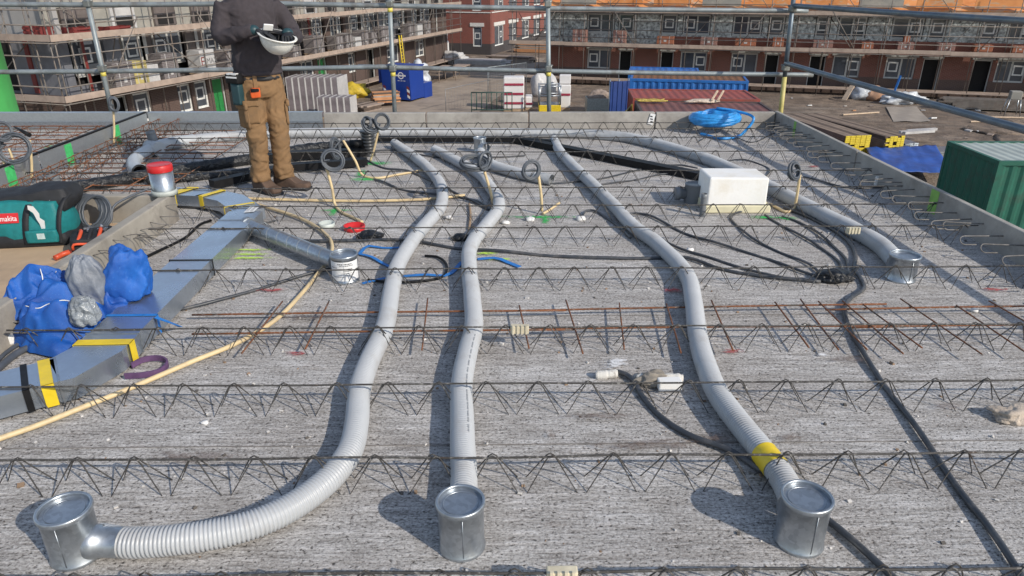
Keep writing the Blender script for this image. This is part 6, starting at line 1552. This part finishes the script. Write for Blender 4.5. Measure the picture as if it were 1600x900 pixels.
# rubble and wrap by the far row
M_FILM = bpy.data.materials['packing_film']
lump(G(1348, 156, GZ), (1.5, .9, .95), 'grey plastic-wrapped heap against the far row, left one', 'plastic_heap', 'plastic waste', M_FILM, 2, .4, 4, 3); lump(G(1408, 162, GZ), (2.2, 1.0, .75), 'clear plastic heap against the far row, right of the blue plank', 'plastic_heap', 'plastic waste', M_FILM, 7, .5, 5, 4)
lump(G(1366, 157, GZ), (1.1, .8, .9), 'tan board and sack heap between two plastic heaps', 'debris_heap', 'heap', plain('tan_heap', (.42, .25, .16), .9, 0, .2, 2), 4, .4, 3, 3)
q = G(1390, 163, GZ); mb = MB(); mb.sweep([q, q+V((.45, .3, 1.5))], None, rect(.12, 0, .1)); mb.one('blue_plank', plain('blue_plank_paint', (.03, .18, .5), .5), 'bright blue plank leaning against the far row debris', 'plank')
q = G(1318, 158, GZ); mb = MB(); mb.sweep([q, q+V((.55, .4, .8))], None, rect(.3, 0, .06)); mb.one('leaning_board', plain('pale_wood', (.55, .42, .3), .8), 'pale board leaning at the far scaffold foot', 'board')
boards('long stack of scaffold tubes lying before the far row at right', G(1545, 175, GZ)+V((.3, .4, .1)), 4.6, .8, .55, 9, RZ, M_GALV_F, 'tube stack', 'tube_stack', jit=.5)
q = G(1578, 180, GZ); t = thing('saw_table', 'small cream-topped saw on thin legs before the far row at right', 'saw', q, RZ); mb = MB(); mb.box((0, 0, 1.05), (.55, .45, .45), None, 0, .04); mb.build('body', M_CREAMW, t, True)
for x in (-.25, .25):
    for y in (-.2, .2): mb = MB(); mb.tube([(x*1.5, y*1.5, 0), (x, y, .85)], .025, 6); mb.build('leg', M_GALV, t, True)
for k, (px, py, rz, lab) in enumerate(((1550, 190, .1, 'pale lath on the mud below the scaffold tubes, nearer'), (1570, 184, -.15, 'pale lath on the mud below the scaffold tubes, farther'), (1345, 178, .3, 'pale scrap of wood on the mud near the centre of the yard'))):
    q = G(px, py, GZ+.03); mb = MB(); mb.sweep([q-V((1.2*cos(rz), 1.2*sin(rz), 0)), q+V((1.2*cos(rz), 1.2*sin(rz), 0))], None, rect(.1, 0, .06)); mb.one('wood_lath', plain('pale_wood', (.55, .42, .3), .8), lab, 'lath')
mb = MB()
for k in range(60):
    u_, w_ = random.uniform(30, 48), random.uniform(-8, 18); s_ = random.uniform(.08, .26); q = S(u_, w_, GZ+.01)
    mb.box(q+V((0, 0, s_*.15)), (s_*1.5, s_, s_*.3), Matrix.Rotation(random.random()*3, 3, 'Z') @ Matrix.Rotation(random.uniform(-.4, .4), 3, 'X'), random.randrange(4))
o = mb.build('site_litter', [M_CRUMB, M_GW, M_OW, M_WRAP_W]); o['kind'] = 'stuff'
# white packs
M_PACK = plain('white_pack', (.68, .66, .64), .5, 0, .06, 1.5)
M_PSTR = plain('crimson_print', (.30, .03, .06), .5)
def pack(label, px0, px1, pyb, h, stripes, dep=.9):
    a = G(px0, pyb, GZ); b = G(px1, pyb, GZ); c_ = (a+b)/2; w = (b-a).length; d_ = (b-a).normalized(); t = thing('insulation_pack', label, 'wrapped pack', (c_.x, c_.y, GZ), atan2(d_.y, d_.x), 'white wrapped packs')
    mb = MB(); mb.box((0, dep/2, h/2+.12), (w, dep, h), None, 0, .06); chip(mb, .02, px0); mb.build('wrap', M_PACK, t, True)
    mb = MB(); mb.bx(-w/2, w/2, 0, dep, 0, .118); mb.build('pallet', M_PAL, t, True)
    for z in stripes:
        mb = MB(); mb.bx(-w*.46, w*.46, -.032, -.026, z-.06, z+.06); mb.bx(w/2+.026, w/2+.032, .05, dep-.05, z-.06, z+.06); mb.build('printed_stripe', M_PSTR, t, True)
    return t
pack('tall white wrapped pack with crimson stripes, behind the green barrier', 787, 819, 174, 1.70, (.45, .95, 1.45)); pack('small white pack with one crimson stripe right of the tall pack', 821, 832, 172, .62, (.35,)); pack('white wrapped pack at the right of the cage trolley, with a carton on top', 872, 891, 172, 1.25, (.85,))
q = G(880, 172, GZ); box_thing('carton', 'pale carton on top of the right white pack', 'carton', V((q.x+.1, q.y+.45, GZ+1.40)), (.62, .6, .46), M_PACK, -.1, None, .03)
lump(G(842, 168, GZ)+V((0, .6, .55)), (.95, .9, 1.5), 'white big bag, left of two behind the cage trolley', 'big_bag', 'big bag', M_WRAP_W, 3, .3, 3, 3); lump(G(850, 168, GZ)+V((.35, .8, .5)), (.85, .9, 1.4), 'white big bag, right of two behind the cage trolley', 'big_bag', 'big bag', M_WRAP_W, 8, .3, 3, 3)
a = G(842, 178, GZ); b = G(876, 178, GZ); t = thing('cage_trolley', 'grey lifting cage with a bright yellow base in front of the white packs', 'lifting cage', a); w = b.x-a.x
mb = MB(); mb.box((w/2, .5, .28), (w, 1.0, .36), None, 0, .03); mb.build('base', plain('bright_yellow_paint', (.66, .48, .02), .45), t, True)
for x in (0.03, w-.03):
    for y in (.03, .97): mb = MB(); mb.tube([(x, y, .47), (x, y, 1.5)], .04, 6); mb.build('post', M_GALV, t, True)
for z in (1.45, .95):
    for y in (.03, .97): mb = MB(); mb.tube([(0.03, y, z), (w-.03, y, z)], .03, 6); mb.build('bar', M_GALV, t, True)
mb = MB(); mb.bx(.05, w-.05, .05, .95, .462, .5); mb.build('tray', M_GALV_D, t, True)
# green crowd barrier
M_GBAR = plain('dark_green_barrier', (.03, .075, .06), .5)
a = G(737, 176, GZ); b = G(800, 176, GZ); t = thing('crowd_barrier', 'dark green steel barrier in front of the tall white pack', 'barrier', a); d_ = (b-a); L = d_.length; d_.normalize()
for z in (.15, 1.08):
    mb = MB(); mb.tube([a+V((0, 0, z)), b+V((0, 0, z))], .03, 8); mb.build('frame', M_GBAR, t)
for k in range(9):
    q = a+d_*(L*k/8); mb = MB(); mb.tube([q+V((0, 0, 0 if k in (0, 8) else .15)), q+V((0, 0, 1.08))], .026, 6); mb.build('bar', M_GBAR, t)
# light mesh fence behind it
a = G(763, 160, GZ); b = G(822, 150, GZ); t = thing('mesh_fence', 'light wire mesh fence panel behind the white packs', 'fence', a)
M_THIN = plain('thin_wire', (.25, .25, .25), .5, .5)
mb = MB(); mb.tube([a, a+V((0, 0, 2)), b+V((0, 0, 2)), b], .025, 6); mb.build('frame', M_GALV_S, t)
mb = MB()
for k in range(1, 24): q = a.lerp(b, k/24); mb.tube([q+V((0, 0, .1)), q+V((0, 0, 2))], .006, 4)
for k in range(1, 8): mb.tube([a+V((0, 0, k*.25)), b+V((0, 0, k*.25))], .006, 4)
mb.build('mesh', M_THIN, t)
a = G(697, 178, GZ); b = G(766, 160, GZ); t = thing('mesh_fence', 'light wire mesh fence panel across the sandy track', 'fence', a); mb = MB(); mb.tube([a, a+V((0, 0, 1.3)), b+V((0, 0, 1.3)), b], .02, 6); mb.build('frame', M_THIN, t)
mb = MB()
for k in range(1, 16): q = a.lerp(b, k/16); mb.tube([q+V((0, 0, .1)), q+V((0, 0, 1.3))], .004, 4)
mb.build('mesh', M_THIN, t)
# grey bin near the blue door
q = G(938, 176, GZ); t = thing('rubble_bin', 'grey open bin filled with rubble beside the blue container door', 'bin', q, 0); mb = MB()
for (x0, x1, y0, y1) in ((-.75, .75, 0, .05), (-.75, .75, 1.0, 1.05), (-.75, -.7, .052, .998), (.7, .75, .052, .998)): mb.bx(x0, x1, y0, y1, 0, .75)
mb.build('body', plain('grey_bin', (.33, .33, .29), .7), t, True)
vs, fs = crumple((0, .5, .45), (1.3, .9, .8), 0, 4); mb = MB(); mb.add(vs, fs, True); mb.build('rubble', M_GW, t, True)
q = G(976, 176, GZ); box_thing('toolbox', 'red toolbox in the shade by the open container', 'toolbox', V((4.95, 23.6, GZ+.75)), (.9, .4, .35), M_RED, .0)
# white compact machine and sheets in front of the brick building
q = G(684, 96, GZ); t = thing('site_dumper', 'white compact site machine parked by the end of the left scaffold', 'site machine', q, RZ); mb = MB(); mb.box((0, 0, 1.0), (1.7, 1.6, 1.5), None, 0, .15); mb.build('body', M_PACK, t, True)
mb = MB(); mb.box((.1, .1, 2.2), (1.3, 1.3, .9), None, 0, .1); mb.build('cab', M_PACK, t, True); mb = MB(); mb.bx(-.5, .6, -.57, -.553, 1.85, 2.5); mb.build('windscreen', M_GLASS, t, True)
for x in (-.7, .7):
    for y in (-.7, .7):
        mb = MB(); mb.tube([(x-.15, y, .38), (x+.15, y, .38)], .38, 16); mb.build('wheel', M_BLACK, t, True)
lump(G(704, 97, GZ), (2.8, 1.4, 1.0), 'heap of white sheeting right of the white site machine', 'sheet_heap', 'sheeting', M_WRAP_W, 6, .45, 3, 4)
boards('pile of pale boards on the ground before the red brick building', G(745, 99, GZ), 5, 1.8, .35, 4, RZ+.1, M_WRAP_W, 'boards', 'loose_boards', jit=.5); boards('pile of grey boards far back beside the brick building', G(800, 96, GZ), 4, 1.6, .5, 4, RZ-.1, M_GW, 'boards', 'loose_boards', jit=.4)
boards('orange-brown board pile near the end of the far scaffold', G(840, 82, GZ), 4, 1.6, .8, 4, RZ, M_OW, 'boards', 'loose_boards', jit=.4)
lump(G(505, 165, GZ)+V((1.2, 3, 0)), (1.6, 1.0, .9), 'yellow hoses and straps heap at the left scaffold foot', 'hose_heap', 'heap', plain('yellow_hose', (.5, .36, .03), .6, 0, .4, 4), 3, .6, 5, 3)
# ================================================================== LIGHT, SKY, CAMERA
sc = bpy.context.scene
SUN_EL = radians(32); sd = V((.76, -.65, 0)).normalized()                       # towards the sun
w = bpy.data.worlds.new('World'); sc.world = w; w.use_nodes = True
nt = w.node_tree; bg = nt.nodes['Background']; sky = nt.nodes.new('ShaderNodeTexSky'); sky.sky_type = 'NISHITA'; sky.sun_disc = False
sky.sun_elevation = SUN_EL; sky.sun_rotation = atan2(sd.x, sd.y); sky.altitude = 20; sky.air_density = 1.0; sky.dust_density = .5; sky.ozone_density = 1.6
hs = nt.nodes.new('ShaderNodeHueSaturation'); hs.inputs['Saturation'].default_value = .78; nt.links.new(sky.outputs[0], hs.inputs['Color']); nt.links.new(hs.outputs[0], bg.inputs[0]); bg.inputs[1].default_value = .145
su = bpy.data.lights.new('sun', 'SUN'); su.energy = 3.3; su.angle = radians(.5); su.color = (1, .915, .80)
so = bpy.data.objects.new('sun', su); C.objects.link(so); dirv = V((sd.x*cos(SUN_EL), sd.y*cos(SUN_EL), sin(SUN_EL)))
so.rotation_euler = dirv.to_track_quat('Z', 'Y').to_euler(); so.location = (10, -10, 20)
cam = bpy.data.cameras.new('camera'); co = bpy.data.objects.new('camera', cam); C.objects.link(co)
cam.sensor_fit = 'HORIZONTAL'; cam.sensor_width = 36; cam.lens = 36*FPX/1600; cam.clip_start = .05; cam.clip_end = 1500
co.location = EYE; co.rotation_euler = RCAM.to_euler(); sc.camera = co
sc.view_settings.view_transform = 'Standard'; sc.view_settings.look = 'None'; sc.view_settings.gamma = 1; sc.view_settings.exposure = .27
sc.view_settings.use_curve_mapping = False
sc.cycles.max_bounces = 6
